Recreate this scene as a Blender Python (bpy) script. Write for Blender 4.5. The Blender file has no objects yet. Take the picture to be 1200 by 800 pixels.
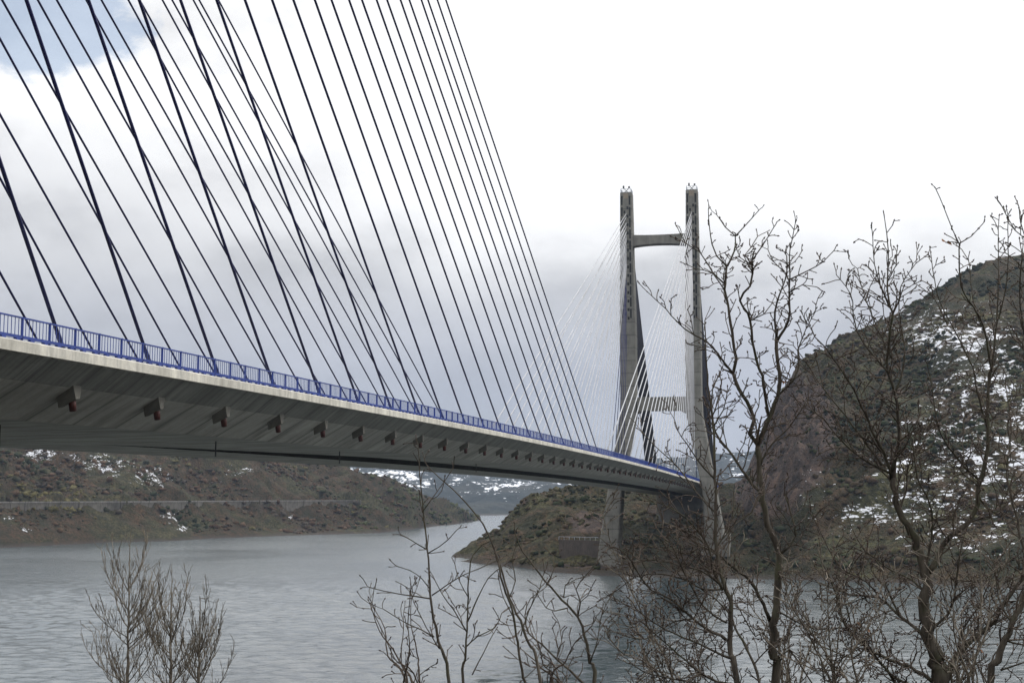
import bpy, math, random
import numpy as np
from mathutils import Vector, Matrix, noise, Quaternion

random.seed(7)
rng = np.random.default_rng(11)
sc = bpy.context.scene
COL = sc.collection

# ------------------------------------------------------------------ camera model
F = 1658.18; PITCH = 0.10888; YAW = 0.1971; CS = -0.266; CT = -29.655
cp, sp = math.cos(PITCH), math.sin(PITCH)

def at(px, py, Y):
    """point seen at photo pixel (px,py) at depth Y (metres ahead of the camera)"""
    a = (px - 600) / F; b = -(py - 400) / F
    dy = cp - sp * b; dz = sp + cp * b
    return Vector((a / dy * Y, Y, dz / dy * Y))

cam_d = bpy.data.cameras.new('camera'); cam = bpy.data.objects.new('camera', cam_d); COL.objects.link(cam)
cam_d.sensor_width = 36.0; cam_d.lens = 36.0 * F / 1200.0
cam.rotation_euler = (math.pi / 2 + PITCH, 0, 0)
cam_d.clip_start = 0.1; cam_d.clip_end = 20000
sc.camera = cam

# ------------------------------------------------------------------ helpers
def tag(o, label=None, cat=None, group=None, kind=None):
    if label: o['label'] = label
    if cat: o['category'] = cat
    if group: o['group'] = group
    if kind: o['kind'] = kind
    return o

def link(name, me, parent=None):
    o = bpy.data.objects.new(name, me); COL.objects.link(o)
    if parent is not None: o.parent = parent
    return o

def empty(name, loc=(0, 0, 0), rz=0, parent=None):
    o = bpy.data.objects.new(name, None); COL.objects.link(o)
    o.location = loc; o.rotation_euler = (0, 0, rz)
    if parent is not None: o.parent = parent
    return o

class MB:
    def __init__(s): s.v = []; s.f = []
    def add(s, vs, fs):
        n = len(s.v); s.v += [tuple(v) for v in vs]; s.f += [tuple(i + n for i in f) for f in fs]
    def box(s, x0, x1, y0, y1, z0, z1):
        s.add([(x0,y0,z0),(x1,y0,z0),(x1,y1,z0),(x0,y1,z0),(x0,y0,z1),(x1,y0,z1),(x1,y1,z1),(x0,y1,z1)],
              [(0,3,2,1),(4,5,6,7),(0,1,5,4),(1,2,6,5),(2,3,7,6),(3,0,4,7)])
    def hexa(s, lo, hi):
        s.add(list(lo) + list(hi), [(0,3,2,1),(4,5,6,7),(0,1,5,4),(1,2,6,5),(2,3,7,6),(3,0,4,7)])
    def bar(s, a, b, w, h):
        """rectangular bar between two points"""
        a = Vector(a); b = Vector(b); d = (b - a).normalized()
        up = Vector((0, 0, 1)) if abs(d.z) < .95 else Vector((1, 0, 0))
        x = d.cross(up).normalized() * w / 2; y = x.cross(d).normalized() * h / 2
        s.hexa([a - x - y, a + x - y, a + x + y, a - x + y], [b - x - y, b + x - y, b + x + y, b - x + y])
    def tube(s, pts, rs, n=6, cap=True):
        pts = [Vector(p) for p in pts]
        base = len(s.v); ref = None
        for i, p in enumerate(pts):
            d = (pts[min(i + 1, len(pts) - 1)] - pts[max(i - 1, 0)])
            if d.length < 1e-9: d = Vector((0, 0, 1))
            d.normalize()
            if ref is None:
                ref = d.orthogonal().normalized()
            ref = (ref - d * ref.dot(d))
            if ref.length < 1e-6: ref = d.orthogonal()
            ref.normalize(); q = d.cross(ref)
            for k in range(n):
                a = 2 * math.pi * k / n
                s.v.append(tuple(p + (ref * math.cos(a) + q * math.sin(a)) * rs[i]))
        for i in range(len(pts) - 1):
            for k in range(n):
                a = base + i * n + k; b = base + i * n + (k + 1) % n
                s.f.append((a, b, b + n, a + n))
        if cap:
            s.f.append(tuple(base + k for k in range(n))[::-1])
            s.f.append(tuple(base + (len(pts) - 1) * n + k for k in range(n)))
    def build(s, name, mat, parent=None, smooth=False):
        me = bpy.data.meshes.new(name); me.from_pydata(s.v, [], s.f); me.update()
        if mat: me.materials.append(mat)
        if smooth: me.shade_smooth()
        return link(name, me, parent)

def np_mesh(name, V, Fq, mat, parent=None, smooth=True, attrs=None, loops=4):
    """quick mesh from numpy arrays (all faces with the same corner count)"""
    me = bpy.data.meshes.new(name)
    V = np.asarray(V, dtype=np.float32); Fq = np.asarray(Fq, dtype=np.int32)
    me.vertices.add(len(V)); me.vertices.foreach_set('co', V.ravel())
    me.loops.add(Fq.size); me.loops.foreach_set('vertex_index', Fq.ravel())
    me.polygons.add(len(Fq)); me.polygons.foreach_set('loop_start', np.arange(len(Fq), dtype=np.int32) * loops)
    me.update(calc_edges=True)
    if attrs:
        for an, av in attrs.items():
            if av.ndim == 1:
                at_ = me.attributes.new(an, 'FLOAT', 'POINT'); at_.data.foreach_set('value', av.astype(np.float32))
            else:
                at_ = me.attributes.new(an, 'FLOAT_COLOR', 'POINT')
                at_.data.foreach_set('color', np.c_[av, np.ones(len(av))].astype(np.float32).ravel())
    if smooth: me.shade_smooth()
    me.materials.append(mat)
    return link(name, me, parent)

# ------------------------------------------------------------------ node helpers
class NT:
    def __init__(s, name):
        s.m = bpy.data.materials.new(name); s.m.use_nodes = True; s.t = s.m.node_tree
        s.b = s.t.nodes['Principled BSDF']
    def n(s, ty, **kw):
        nd = s.t.nodes.new(ty)
        for k, v in kw.items():
            if k.startswith('i_'):
                key = k[2:].replace('_', ' ')
                nd.inputs[key].default_value = v
            else: setattr(nd, k, v)
        return nd
    def l(s, a, b): s.t.links.new(a, b)
    def noise(s, vec, scale, detail=4, rough=.55, out='Fac'):
        nd = s.n('ShaderNodeTexNoise'); nd.inputs['Scale'].default_value = scale
        nd.inputs['Detail'].default_value = detail; nd.inputs['Roughness'].default_value = rough
        if vec is not None: s.l(vec, nd.inputs['Vector'])
        return nd.outputs[out]
    def mapping(s, vec, scale=(1, 1, 1), rot=(0, 0, 0)):
        nd = s.n('ShaderNodeMapping'); nd.inputs['Scale'].default_value = scale; nd.inputs['Rotation'].default_value = rot
        s.l(vec, nd.inputs['Vector']); return nd.outputs[0]
    def obj(s): return s.n('ShaderNodeTexCoord').outputs['Object']
    def ramp(s, fac, stops, interp='LINEAR'):
        nd = s.n('ShaderNodeValToRGB'); nd.color_ramp.interpolation = interp
        e = nd.color_ramp.elements
        while len(e) < len(stops): e.new(.5)
        for i, (p, c) in enumerate(stops):
            e[i].position = p; e[i].color = (*c, 1) if not isinstance(c, (int, float)) else (c, c, c, 1)
        s.l(fac, nd.inputs[0]); return nd.outputs[0]
    def mix(s, fac, a, b, mode='MIX'):
        nd = s.n('ShaderNodeMix', data_type='RGBA', blend_type=mode)
        for sock, v in ((nd.inputs[0], fac), (nd.inputs[6], a), (nd.inputs[7], b)):
            if isinstance(v, (int, float)): sock.default_value = v
            elif isinstance(v, tuple): sock.default_value = (*v, 1)
            else: s.l(v, sock)
        return nd.outputs[2]
    def math(s, op, a, b=None, c=None, clamp=False):
        nd = s.n('ShaderNodeMath', operation=op); nd.use_clamp = clamp
        for i, v in enumerate((a, b, c)):
            if v is None: continue
            if isinstance(v, (int, float)): nd.inputs[i].default_value = v
            else: s.l(v, nd.inputs[i])
        return nd.outputs[0]
    def bump(s, h, strength=.3, dist=.05):
        nd = s.n('ShaderNodeBump'); nd.inputs['Strength'].default_value = strength; nd.inputs['Distance'].default_value = dist
        s.l(h, nd.inputs['Height']); s.l(nd.outputs[0], s.b.inputs['Normal'])
    def fin(s, col=None, rough=.8, metal=0, spec=.3):
        if col is not None:
            if isinstance(col, tuple): s.b.inputs['Base Color'].default_value = (*col, 1)
            else: s.l(col, s.b.inputs['Base Color'])
        s.b.inputs['Roughness'].default_value = rough; s.b.inputs['Metallic'].default_value = metal
        s.b.inputs['Specular IOR Level'].default_value = spec
        return s.m

def mat_concrete(name, base, dark, streak=(3, .25, .25), joints=None, stain=.5, tint=None):
    t = NT(name); o = t.obj()
    n1 = t.noise(o, .35, 6, .62); n2 = t.noise(t.mapping(o, streak), 1.4, 5, .6); n3 = t.noise(o, 6, 4, .6)
    c = t.mix(t.ramp(n1, [(.35, 0), (.7, 1)]), base, dark)
    c = t.mix(t.math('MULTIPLY', t.ramp(n2, [(.48, 0), (.72, 1)]), stain), c, tuple(x * .5 for x in dark))
    c = t.mix(t.math('MULTIPLY', t.ramp(n2, [(.28, 1), (.42, 0)]), .35), c, tuple(min(1, x * 1.5) for x in base))
    c = t.mix(.25, c, t.ramp(n3, [(.3, .15), (.7, .5)]), 'OVERLAY')
    h = n3
    if joints:
        ax, per, w = joints
        sx = t.n('ShaderNodeSeparateXYZ'); t.l(o, sx.inputs[0])
        fr = t.math('FRACT', t.math('DIVIDE', sx.outputs[ax], per))
        dd = t.math('ABSOLUTE', t.math('SUBTRACT', fr, .5))
        ln = t.math('LESS_THAN', dd, w / per / 2)
        # stain bleeding from one side of the joint
        soft = t.math('MULTIPLY', t.ramp(dd, [(0, 1), (.09, 0)]), t.ramp(n1, [(.3, .3), (.6, 1)]))
        c = t.mix(t.math('MULTIPLY', soft, .5), c, tuple(x * .45 for x in dark))
        c = t.mix(t.math('MULTIPLY', ln, .8), c, tuple(x * .3 for x in dark))
        # each cast segment has its own tone
        fl = t.math('FLOOR', t.math('ADD', t.math('DIVIDE', sx.outputs[ax], per), .5))
        wn = t.n('ShaderNodeTexWhiteNoise', noise_dimensions='1D'); t.l(fl, wn.inputs['W'])
        c = t.mix(t.math('MULTIPLY', wn.outputs[0], .35), c, tuple(x * .7 for x in base))
    t.bump(h, .25, .03)
    return t.fin(c, .88, spec=.25)

M = {}
M['deck'] = mat_concrete('deck_concrete', (.39, .375, .33), (.25, .24, .21), (1.0, .14, .14), (0, 4.075, .16), .9)
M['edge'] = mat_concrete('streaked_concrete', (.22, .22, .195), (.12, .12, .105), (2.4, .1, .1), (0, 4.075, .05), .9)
M['fascia'] = mat_concrete('edge_beam_concrete', (.60, .58, .51), (.44, .42, .36), (1.4, .6, .2), None, .6)
M['recess'] = mat_concrete('gap_shade_concrete', (.035, .035, .032), (.02, .02, .018))  # near-black: shade inside the underside gap painted into the concrete
M['tower'] = mat_concrete('tower_concrete', (.20, .195, .172), (.12, .116, .1), (.9, .9, .06), (2, 4.0, .1), .4)
M['slot_shade'] = NT('slot_shade_black').fin((.018, .018, .018), .9)
M['brown_c'] = mat_concrete('brown_concrete', (.25, .21, .16), (.17, .14, .11))
M['block'] = mat_concrete('anchor_block_concrete', (.15, .145, .125), (.09, .085, .075))

def simple(name, col, rough=.5, metal=0, var=.25, scale=3, spec=.4):
    t = NT(name); n = t.noise(t.obj(), scale, 4)
    c = t.mix(t.ramp(n, [(.3, 0), (.7, 1)]), col, tuple(x * (1 - var) for x in col))
    return t.fin(c, rough, metal, spec)
M['blue'] = simple('blue_paint', (.022, .05, .25), .45, 0, .35, 1.5)
M['navy'] = simple('navy_sheath', (.012, .014, .075), .5, 0, .3, .3, .25)
M['navyb'] = simple('blue_steel_pipe', (.012, .022, .10), .45, 0, .3, 2)
M['pale'] = simple('skylit_sheath', (.36, .365, .38), .45, 0, .3, .3)  # far-tower stays: sky light on the cables put into their colour
M['dark'] = simple('backlit_sheath', (.02, .021, .035), .55)  # backstays: darkness of backlit cables put into their colour
M['red'] = simple('rust_red_paint', (.075, .02, .015), .6, 0, .5, 4)
M['steel'] = simple('galvanised_steel', (.42, .45, .5), .45, .5)
M['pipe'] = simple('grey_pipe', (.06, .06, .06), .6)
M['asphalt'] = simple('asphalt', (.05, .05, .052), .9, 0, .3, 8)
M['white'] = simple('white_road_paint', (.7, .7, .68), .7)

# ------------------------------------------------------------------ the bridge
def zd(s):
    if s <= 440: 
        s = max(s, -60)
        return 6.455 - 3.013e-5 * (s - 220) ** 2 - .0035018 * (s - 220) + .024313 * ((s - 220) / 100) ** 3
    return zd(440) - .012 * (s - 440)
S0 = 53.311; SP = 8.15
ZN = [75.7, 77.2, 77.6, 78.5, 78.9, 80.1, 79.9, 81.2, 81.1, 82.5, 82.5, 84.0, 83.8, 85.3, 85.1, 87.1, 87.0, 89.2, 88.6, 90.0, 91.2]
ZF = ZN[:6] + [83.5, 80.8, 83.8, 81.6, 84.6, 83.0, 85.7, 84.3, 87.5, 85.9, 88.7, 87.4, 90.5, 88.5, 91.6]
TF = 21.44

root = empty('cable_stayed_bridge', (-(0) , 0, 0), 0)
# bridge frame: local x = along the span, y = across (towards the left), z = up
root.rotation_euler = (0, 0, math.pi / 2 - YAW)
dx, dy = -CS, -CT
root.location = (dx * math.sin(YAW) - dy * math.cos(YAW), dx * math.cos(YAW) + dy * math.sin(YAW), 0)
tag(root, 'long concrete cable-stayed road bridge with blue railing and H-shaped towers over the lake', 'bridge')

def to_world(s, t, z):
    a, b = s - CS, t - CT
    return Vector((a * math.sin(YAW) - b * math.cos(YAW), a * math.cos(YAW) + b * math.sin(YAW), z))

def loft(section, s_list, mat, name, parent, closed=True, caps=True, zoff=None):
    m = MB(); n = len(section)
    for s in s_list:
        for (t, z) in section: m.v.append((s, t, zd(s) + z))
    for i in range(len(s_list) - 1):
        for k in range(n if closed else n - 1):
            a = i * n + k; b = i * n + (k + 1) % n
            m.f.append((a, a + n, b + n, b))
    if caps and closed:
        m.f.append(tuple(range(n))); m.f.append(tuple((len(s_list) - 1) * n + k for k in range(n))[::-1])
    return m.build(name, mat, parent)

SL = [(-100 + 4 * i) for i in range(162)]       # -100 .. 544
# deck box with a lengthwise gap in its underside that opens from a point
def gap(s):
    g = min(1, max(0, (s - 80) / 42.0)); return g
dk = MB(); n = None
for s in SL:
    z = zd(s); g = gap(s)
    a0 = 12.25 - 4.6 * g; a1 = 12.3      # gap edges in t
    pl = lambda t: -2.9 - .023 * (t - 2.6)
    dep = 1.4 * g
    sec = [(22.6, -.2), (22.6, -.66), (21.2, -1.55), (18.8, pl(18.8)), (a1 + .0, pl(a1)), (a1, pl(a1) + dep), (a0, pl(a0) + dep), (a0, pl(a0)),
           (2.6, -2.9), (.25, -1.55), (-.85, -.66), (-.85, -.2)]
    n = len(sec)
    for (t, zz) in sec: dk.v.append((s, t, z + zz))
faces_dark = []; faces_edge = []
for i in range(len(SL) - 1):
    for k in range(n):
        a = i * n + k; b = i * n + (k + 1) % n
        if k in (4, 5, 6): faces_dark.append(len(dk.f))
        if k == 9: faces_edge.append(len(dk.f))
        dk.f.append((a, a + n, b + n, b))
dk.f.append(tuple(range(n))); dk.f.append(tuple((len(SL) - 1) * n + k for k in range(n))[::-1])
deck = dk.build('deck', M['deck'], root)
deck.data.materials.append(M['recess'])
deck.data.materials.append(M['edge'])
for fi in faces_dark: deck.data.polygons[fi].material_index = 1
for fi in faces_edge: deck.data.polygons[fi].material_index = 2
bpy_mesh = deck.data

loft([(-1.0, -.62), (-1.0, -.22), (-.9, -.16), (.55, -.16), (.55, -.198), (-.848, -.198), (-.848, -.62)][::-1], SL, M['fascia'], 'edge_beam', deck)
loft([(22.75, -.62), (22.75, -.22), (22.65, -.16), (21.2, -.16), (21.2, -.198), (22.602, -.198), (22.602, -.62)], SL, M['fascia'], 'edge_beam', deck)
loft([(1.9, -.19), (1.9, -.12), (19.8, -.12), (19.8, -.19)][::-1], SL, M['asphalt'], 'road_surface', deck)
for tt in (2.3, 10.75, 19.2):
    loft([(tt, -.116), (tt, -.112), (tt + .15, -.112), (tt + .15, -.116)][::-1], SL, M['white'], 'lane_line', deck)
for tt in (1.2, 20.3):   # crash barrier between pavement and road
    loft([(tt, -.16), (tt + .05, .45), (tt + .2, .45), (tt + .3, -.16)][::-1], SL, M['steel'], 'crash_barrier', deck)

# drain pipes hanging below the box
for s in (57, 81, 105, 129, 153):
    m = MB(); m.tube([(s, 5, zd(s) - 2.8), (s, 5, zd(s) - 3.9)], [.045, .045], 6)
    m.build('drain_pipe', M['pipe'], deck)

# railings: panels of balusters between posts every 2.04 m
def railing(t0, lean):
    rail = MB()
    s = -98.0; posts = []
    while s < 544: posts.append(s); s += 2.0375
    for i in range(len(posts) - 1):
        a, b = posts[i], posts[i + 1]; za, zb = zd(a), zd(b)
        rail.bar((a, t0, za + .72), (b, t0, zb + .72), .07, .06)
        rail.bar((a, t0, za - .02), (b, t0, zb - .02), .09, .11)
        if a < 330:
            for k in range(1, 8):
                q = k / 8; ss = a + (b - a) * q; zz = za + (zb - za) * q
                rail.bar((ss, t0, zz), (ss, t0, zz + .7), .022, .022)
        else:
            for k in range(1, 4):
                q = k / 4; ss = a + (b - a) * q; zz = za + (zb - za) * q
                rail.bar((ss, t0, zz), (ss, t0, zz + .7), .04, .03)
    s = -97.5                                  # stubby feet under the bottom rail
    while s < 300:
        z = zd(s); rail.box(s - .14, s + .14, t0 - .07, t0 + .07, z - .16, z - .074); s += 1.02
    r = rail.build('railing', M['blue'], root)
    proto = MB()
    proto.box(-.028, .028, -.045, .045, -.19, .76)
    proto.box(-.09, .09, -.08, .08, -.165, -.145)
    pm = None; rest = MB(); order = [p for p in posts if 40 <= p][:100]
    for p in order:
        if pm is None:
            o = proto.build('post', M['blue'], r); pm = o.data
        else: o = link('post', pm, r)
        o.location = (p, t0, zd(p))
    for p in posts:
        if p in order: continue
        z = zd(p); rest.box(p - .035, p + .035, t0 - .045, t0 + .045, z - .19, z + .76)
    tag(rest.build('posts', M['blue'], r), kind='stuff')
railing(-.8, 0); railing(22.4, 0)

# towers
TZ = zd(440) + 90.87
def tower(s, ztop, zbase_l, zbase_r):
    tw = MB()
    C_ = 10.8
    # (z, inner t, outer t, half depth along the span)
    prof = lambda zb: [(ztop, 8.5, 12.15, 2.6), (ztop - 20, 8.2, 12.3, 2.9), (ztop - 45, 7.7, 12.55, 3.2), (31, 7.75, 12.5, 3.5), (25, 7.85, 12.7, 3.6),
            (3.5, 11.9 + .15, 16.3, 3.9), (zb, 11.9 + (3.5 - zb) * .075, 16.3 + (3.5 - zb) * .165, 4.6)]
    first = None
    legs = []
    for sg, zb in ((1, zbase_l), (-1, zbase_r)):
        m = MB(); pr = prof(zb)
        for (z, ti, to, h) in pr:
            a, b = C_ + sg * ti, C_ + sg * to
            # octagon-like: chamfered corners
            ch = .35; sgn = 1 if b > a else -1
            ring = [(-h, a + sgn * ch), (-h, b - sgn * ch), (-h + ch, b), (h - ch, b), (h, b - sgn * ch), (h, a + sgn * ch), (h - ch, a), (-h + ch, a)]
            for (x, y) in ring: m.v.append((s + x, y, z))
        for i in range(len(pr) - 1):
            for k in range(8):
                a_, b_ = i * 8 + k, i * 8 + (k + 1) % 8
                m.f.append((a_, b_, b_ + 8, a_ + 8))
        m.f.append(tuple(range(8))); m.f.append(tuple((len(pr) - 1) * 8 + k for k in range(8)))
        lg = m.build('tower_leg', M['tower'], root); legs.append(lg)
        bm_fix(lg.data)
        # black boxes: painted shade of the slots where the stays enter, two staggered columns, on the face looking at the span and on the other
        fs = -1 if s > 200 else 1
        for face in (fs, -fs):
            sl = MB()
            for k in range(27):
                z = ztop - 5 - k * 1.35
                hh = 2.6 + .3 * (ztop - z) / 20 if z > ztop - 20 else 2.9
                hh = float(np.interp(z, [31, ztop - 45, ztop - 20, ztop], [3.5, 3.2, 2.9, 2.6]))
                tc = C_ + sg * (10.32 - .004 * (ztop - z))
                off = .48 if k % 2 else -.48
                x0 = s + face * (hh - .3); x1 = s + face * (hh + .012)
                sl.box(min(x0, x1), max(x0, x1), tc + off - .3, tc + off + .3, z - .5, z + .45)
            # black strips painting the shade of long grooves beside the anchor columns
            for off in (-1.2, 1.3):
                for j in range(11):
                    z1 = ztop - 1.2 - j * 3.6; z0 = z1 - 2.9
                    hh = float(np.interp((z0 + z1) / 2, [31, ztop - 45, ztop - 20, ztop], [3.5, 3.2, 2.9, 2.6]))
                    tc = C_ + sg * (10.32 - .004 * (ztop - z1))
                    x0 = s + face * (hh - .3); x1 = s + face * (hh + .03)
                    sl.box(min(x0, x1), max(x0, x1), tc + off - .26, tc + off + .26, z0, z1)
            sl.build('anchor_slot_shade', M['slot_shade'], lg)
        pn = MB(); x0 = s + fs * 2.3; x1 = s + fs * 2.63; tc = C_ + sg * 10.32
        pn.box(min(x0, x1), max(x0, x1), tc - .75, tc + .75, ztop - 4.2, ztop - .3)
        pn.build('top_panel', M['brown_c'], lg)
        # steel guard rail, lamps and hoist frame on the cap
        g = MB(); tc = C_ + sg * 10.32
        for x in (-2.4, -.8, .8, 2.4):
            for y in (-1.6, 1.6): g.bar((s + x, tc + y, ztop), (s + x, tc + y, ztop + 1.2), .14, .14)
        for hgt in (.65, 1.2):
            for y in (-1.6, 1.6): g.bar((s - 2.4, tc + y, ztop + hgt), (s + 2.4, tc + y, ztop + hgt), .1, .1)
            for x in (-2.4, 2.4): g.bar((s + x, tc - 1.6, ztop + hgt), (s + x, tc + 1.6, ztop + hgt), .1, .1)
        g.build('cap_rail', M['steel'], lg)
        g = MB()
        g.bar((s - 1, tc - .8, ztop), (s - 1, tc + .9, ztop + 1.7), .16, .16); g.bar((s - 1, tc + .8, ztop), (s - 1, tc - .9, ztop + 1.7), .16, .16)
        g.box(s - 1.3, s - .8, tc - 1.15, tc - .65, ztop + 1.5, ztop + 2.2); g.box(s - 1.3, s - .8, tc + .6, tc + 1.1, ztop + 1.6, ztop + 2.4)
        g.build('warning_lamp', M['pipe'], lg)
        # footing
        ft = MB(); zb2 = zb; ti = 11.9 + (3.5 - zb) * .075; to = 16.3 + (3.5 - zb) * .165
        a, b = sorted((C_ + sg * (ti - 1.5), C_ + sg * (to + 1.5)))
        ft.box(s - 7, s + 7, a, b, zb - 6, zb + .6); ft.build('footing', M['tower'], lg)
    # upper cross beam, haunched
    cb = MB(); N = 16; zt = ztop - 13.6; zb_ = ztop - 17.2
    for i in range(N + 1):
        q = i / N; t = C_ - 8.4 + 16.8 * q; c = abs(q - .5) * 2
        z1 = zt - .2 * (1 - c ** 2.2); z0 = zb_ + .55 * (1 - c ** 2.2)
        for x in (-1.9, 1.9):
            cb.v.append((s + x, t, z0)); cb.v.append((s + x, t, z1))
    for i in range(N):
        a = i * 4; b = a + 4
        cb.f += [(a, a + 1, b + 1, b), (a + 2, b + 2, b + 3, a + 3), (a + 1, a + 3, b + 3, b + 1), (a, b, b + 2, a + 2)]
    cb.f += [(0, 2, 3, 1), (N * 4, N * 4 + 1, N * 4 + 3, N * 4 + 2)]
    o = cb.build('cross_beam', M['tower'], root); bm_fix(o.data)
    jm = MB(); jm.box(s - 1.95, s + 1.95, C_ - .28, C_ + .28, zb_ + .70, zt - .3); jm.build('joint_rib', M['tower'], o)
    cb = MB(); z1, z0 = 30.6, 26.4
    for i in range(N + 1):
        q = i / N; t = C_ - 7.5 + 15.0 * q; c = abs(q - .5) * 2
        zz0 = z0 - .9 * max(0, (c - .75) / .25)
        for x in (-2.1, 2.1):
            cb.v.append((s + x, t, zz0)); cb.v.append((s + x, t, z1))
    for i in range(N):
        a = i * 4; b = a + 4
        cb.f += [(a, a + 1, b + 1, b), (a + 2, b + 2, b + 3, a + 3), (a + 1, a + 3, b + 3, b + 1), (a, b, b + 2, a + 2)]
    cb.f += [(0, 2, 3, 1), (N * 4, N * 4 + 1, N * 4 + 3, N * 4 + 2)]
    o = cb.build('cross_beam', M['tower'], root); bm_fix(o.data)

import bmesh
def bm_fix(me):
    bm = bmesh.new(); bm.from_mesh(me); bmesh.ops.recalc_face_normals(bm, faces=bm.faces); bm.to_mesh(me); bm.free()
bm_fix(deck.data)
for o in list(deck.children): bm_fix(o.data)

tower(440, TZ, -21.0, -12.0)
tower(0, TZ, -12.0, -4.0)

# stays
def stay(s_t, t_t, z_t, s_d, t_d, r, mat, anchor=True, sgn=1):
    m = MB(); a = Vector((s_t, t_t, z_t)); b = Vector((s_d, t_d, zd(s_d) - .1))
    pts = []; L = (b - a).length
    for i in range(9):
        q = i / 8; p = a.lerp(b, q); p.z -= L * .0035 * 4 * q * (1 - q) * .35; pts.append(p)
    m.tube(pts, [r] * 9, 8)
    o = m.build('stay_cable', mat, root, True)
    d = (a - b).normalized()
    k = MB(); k.tube([b, b + d * .9, b + d * .95], [r * 1.3, r * 1.3, r * 1.05], 8)
    k.build('guide_pipe', M['navyb'] if mat is M['navy'] else mat, o, True)
    return o

def block(s_d, t_d, sgn, near, tex=True):
    """concrete nose under the deck edge where a stay is anchored, with a rust-red cap"""
    m = MB(); z = zd(s_d)
    # along the span the nose leans with the cable: sgn=+1 means the cable climbs towards the near tower
    x0 = s_d + sgn * .35; w = .42
    tb0, tb1 = (t_d + .12, t_d + .92) if near else (t_d - .92, t_d - .12)
    lo = [(x0 + sgn * .04, tb0, z - 2.02), (x0 + sgn * .36, tb0, z - 1.98), (x0 + sgn * .36, tb1, z - 2.34), (x0 + sgn * .04, tb1, z - 2.38)]
    hi = [(x0 - sgn * .25, tb0, z - 1.4), (x0 + sgn * .5, tb0, z - 1.4), (x0 + sgn * .5, tb1, z - 1.6), (x0 - sgn * .25, tb1, z - 1.6)]
    m.hexa(lo, hi); o = m.build('anchor_block', M['block'], root); bm_fix(o.data)
    c = MB(); x = x0 + sgn * .22
    c.tube([(x, tb0 + .3, z - 1.95), (x + sgn * .16, tb0 + .3, z - 2.5)], [.17, .15], 10)
    c.build('anchor_cap', M['red'], o, True)
rest = MB()
def rest_stay(a, b, r):
    rest.tube([a, b], [r, r], 6)
for k in range(-6, 21):
    s = S0 + k * SP
    zn = ZN[k] if k >= 0 else 76 + k * 1.4; zf = ZF[k] if k >= 0 else 76 + k * 1.4
    if k >= -1: stay(0, .51, zn, s, 0, .082, M['navy'])
    else: rest_stay((0, .51, zn), (s, 0, zd(s)), .082)
    if k >= 2: stay(0, 20.96, zf, s, TF, .082, M['navy'])
    else: rest_stay((0, 20.96, zf), (s, TF, zd(s)), .082)
    if k >= -1: block(s + 1.0, 0, 1, True)
for k in range(-6, 21):        # far tower: mirror image
    s = 440 - (S0 + k * SP)
    zn = (ZN[k] if k >= 0 else 76 + k * 1.6); zf = (ZF[k] if k >= 0 else 76 + k * 1.6)
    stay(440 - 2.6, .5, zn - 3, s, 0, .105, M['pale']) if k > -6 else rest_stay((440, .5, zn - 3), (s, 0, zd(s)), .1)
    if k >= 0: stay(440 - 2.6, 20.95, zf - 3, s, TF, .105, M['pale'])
    else: rest_stay((440, 21.1, zf - 3), (s, TF, zd(s)), .1)
    if s < 440 - 12: block(s - 1.0, 0, -1, True)
# concentrated backstays behind the towers
for (st, sg) in ((440, 1), (0, -1)):
    for t_t, t_d in ((.51, .2), (21.09, 21.4)):
        m = MB()
        for k in range(21):
            zt = ZN[k] - 3; sd = st + sg * (97 - (20 - k) * 1.75)
            for e in (-.5, .5):
                m.tube([(st + sg * 2.8, t_t + e * .8, zt), (sd, t_d + e, zd(sd) if st else 5.5)], [.1, .1], 6)
        m.build('backstay_bundle', M['dark'], root, True)
tag(rest.build('stay_cables', M['navy'], root, True), kind='stuff')
# abutment and side-span piers
ab = MB()
ab.box(528, 548, 1, 20.5, -22, zd(540) - 3.5); ab.box(541, 548, -.8, 22.4, -14, zd(541) - .3)
ab.build('abutment', M['block'], root)

# ------------------------------------------------------------------ terrain
WZ = -23.0
def fr(p, H=1.0, lac=2.0, octs=5): return noise.fractal(Vector(p), H, lac, octs)

def interp(tab, x):
    xs = [a for a, b in tab]; ys = [b for a, b in tab]
    return float(np.interp(x, xs, ys))

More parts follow.
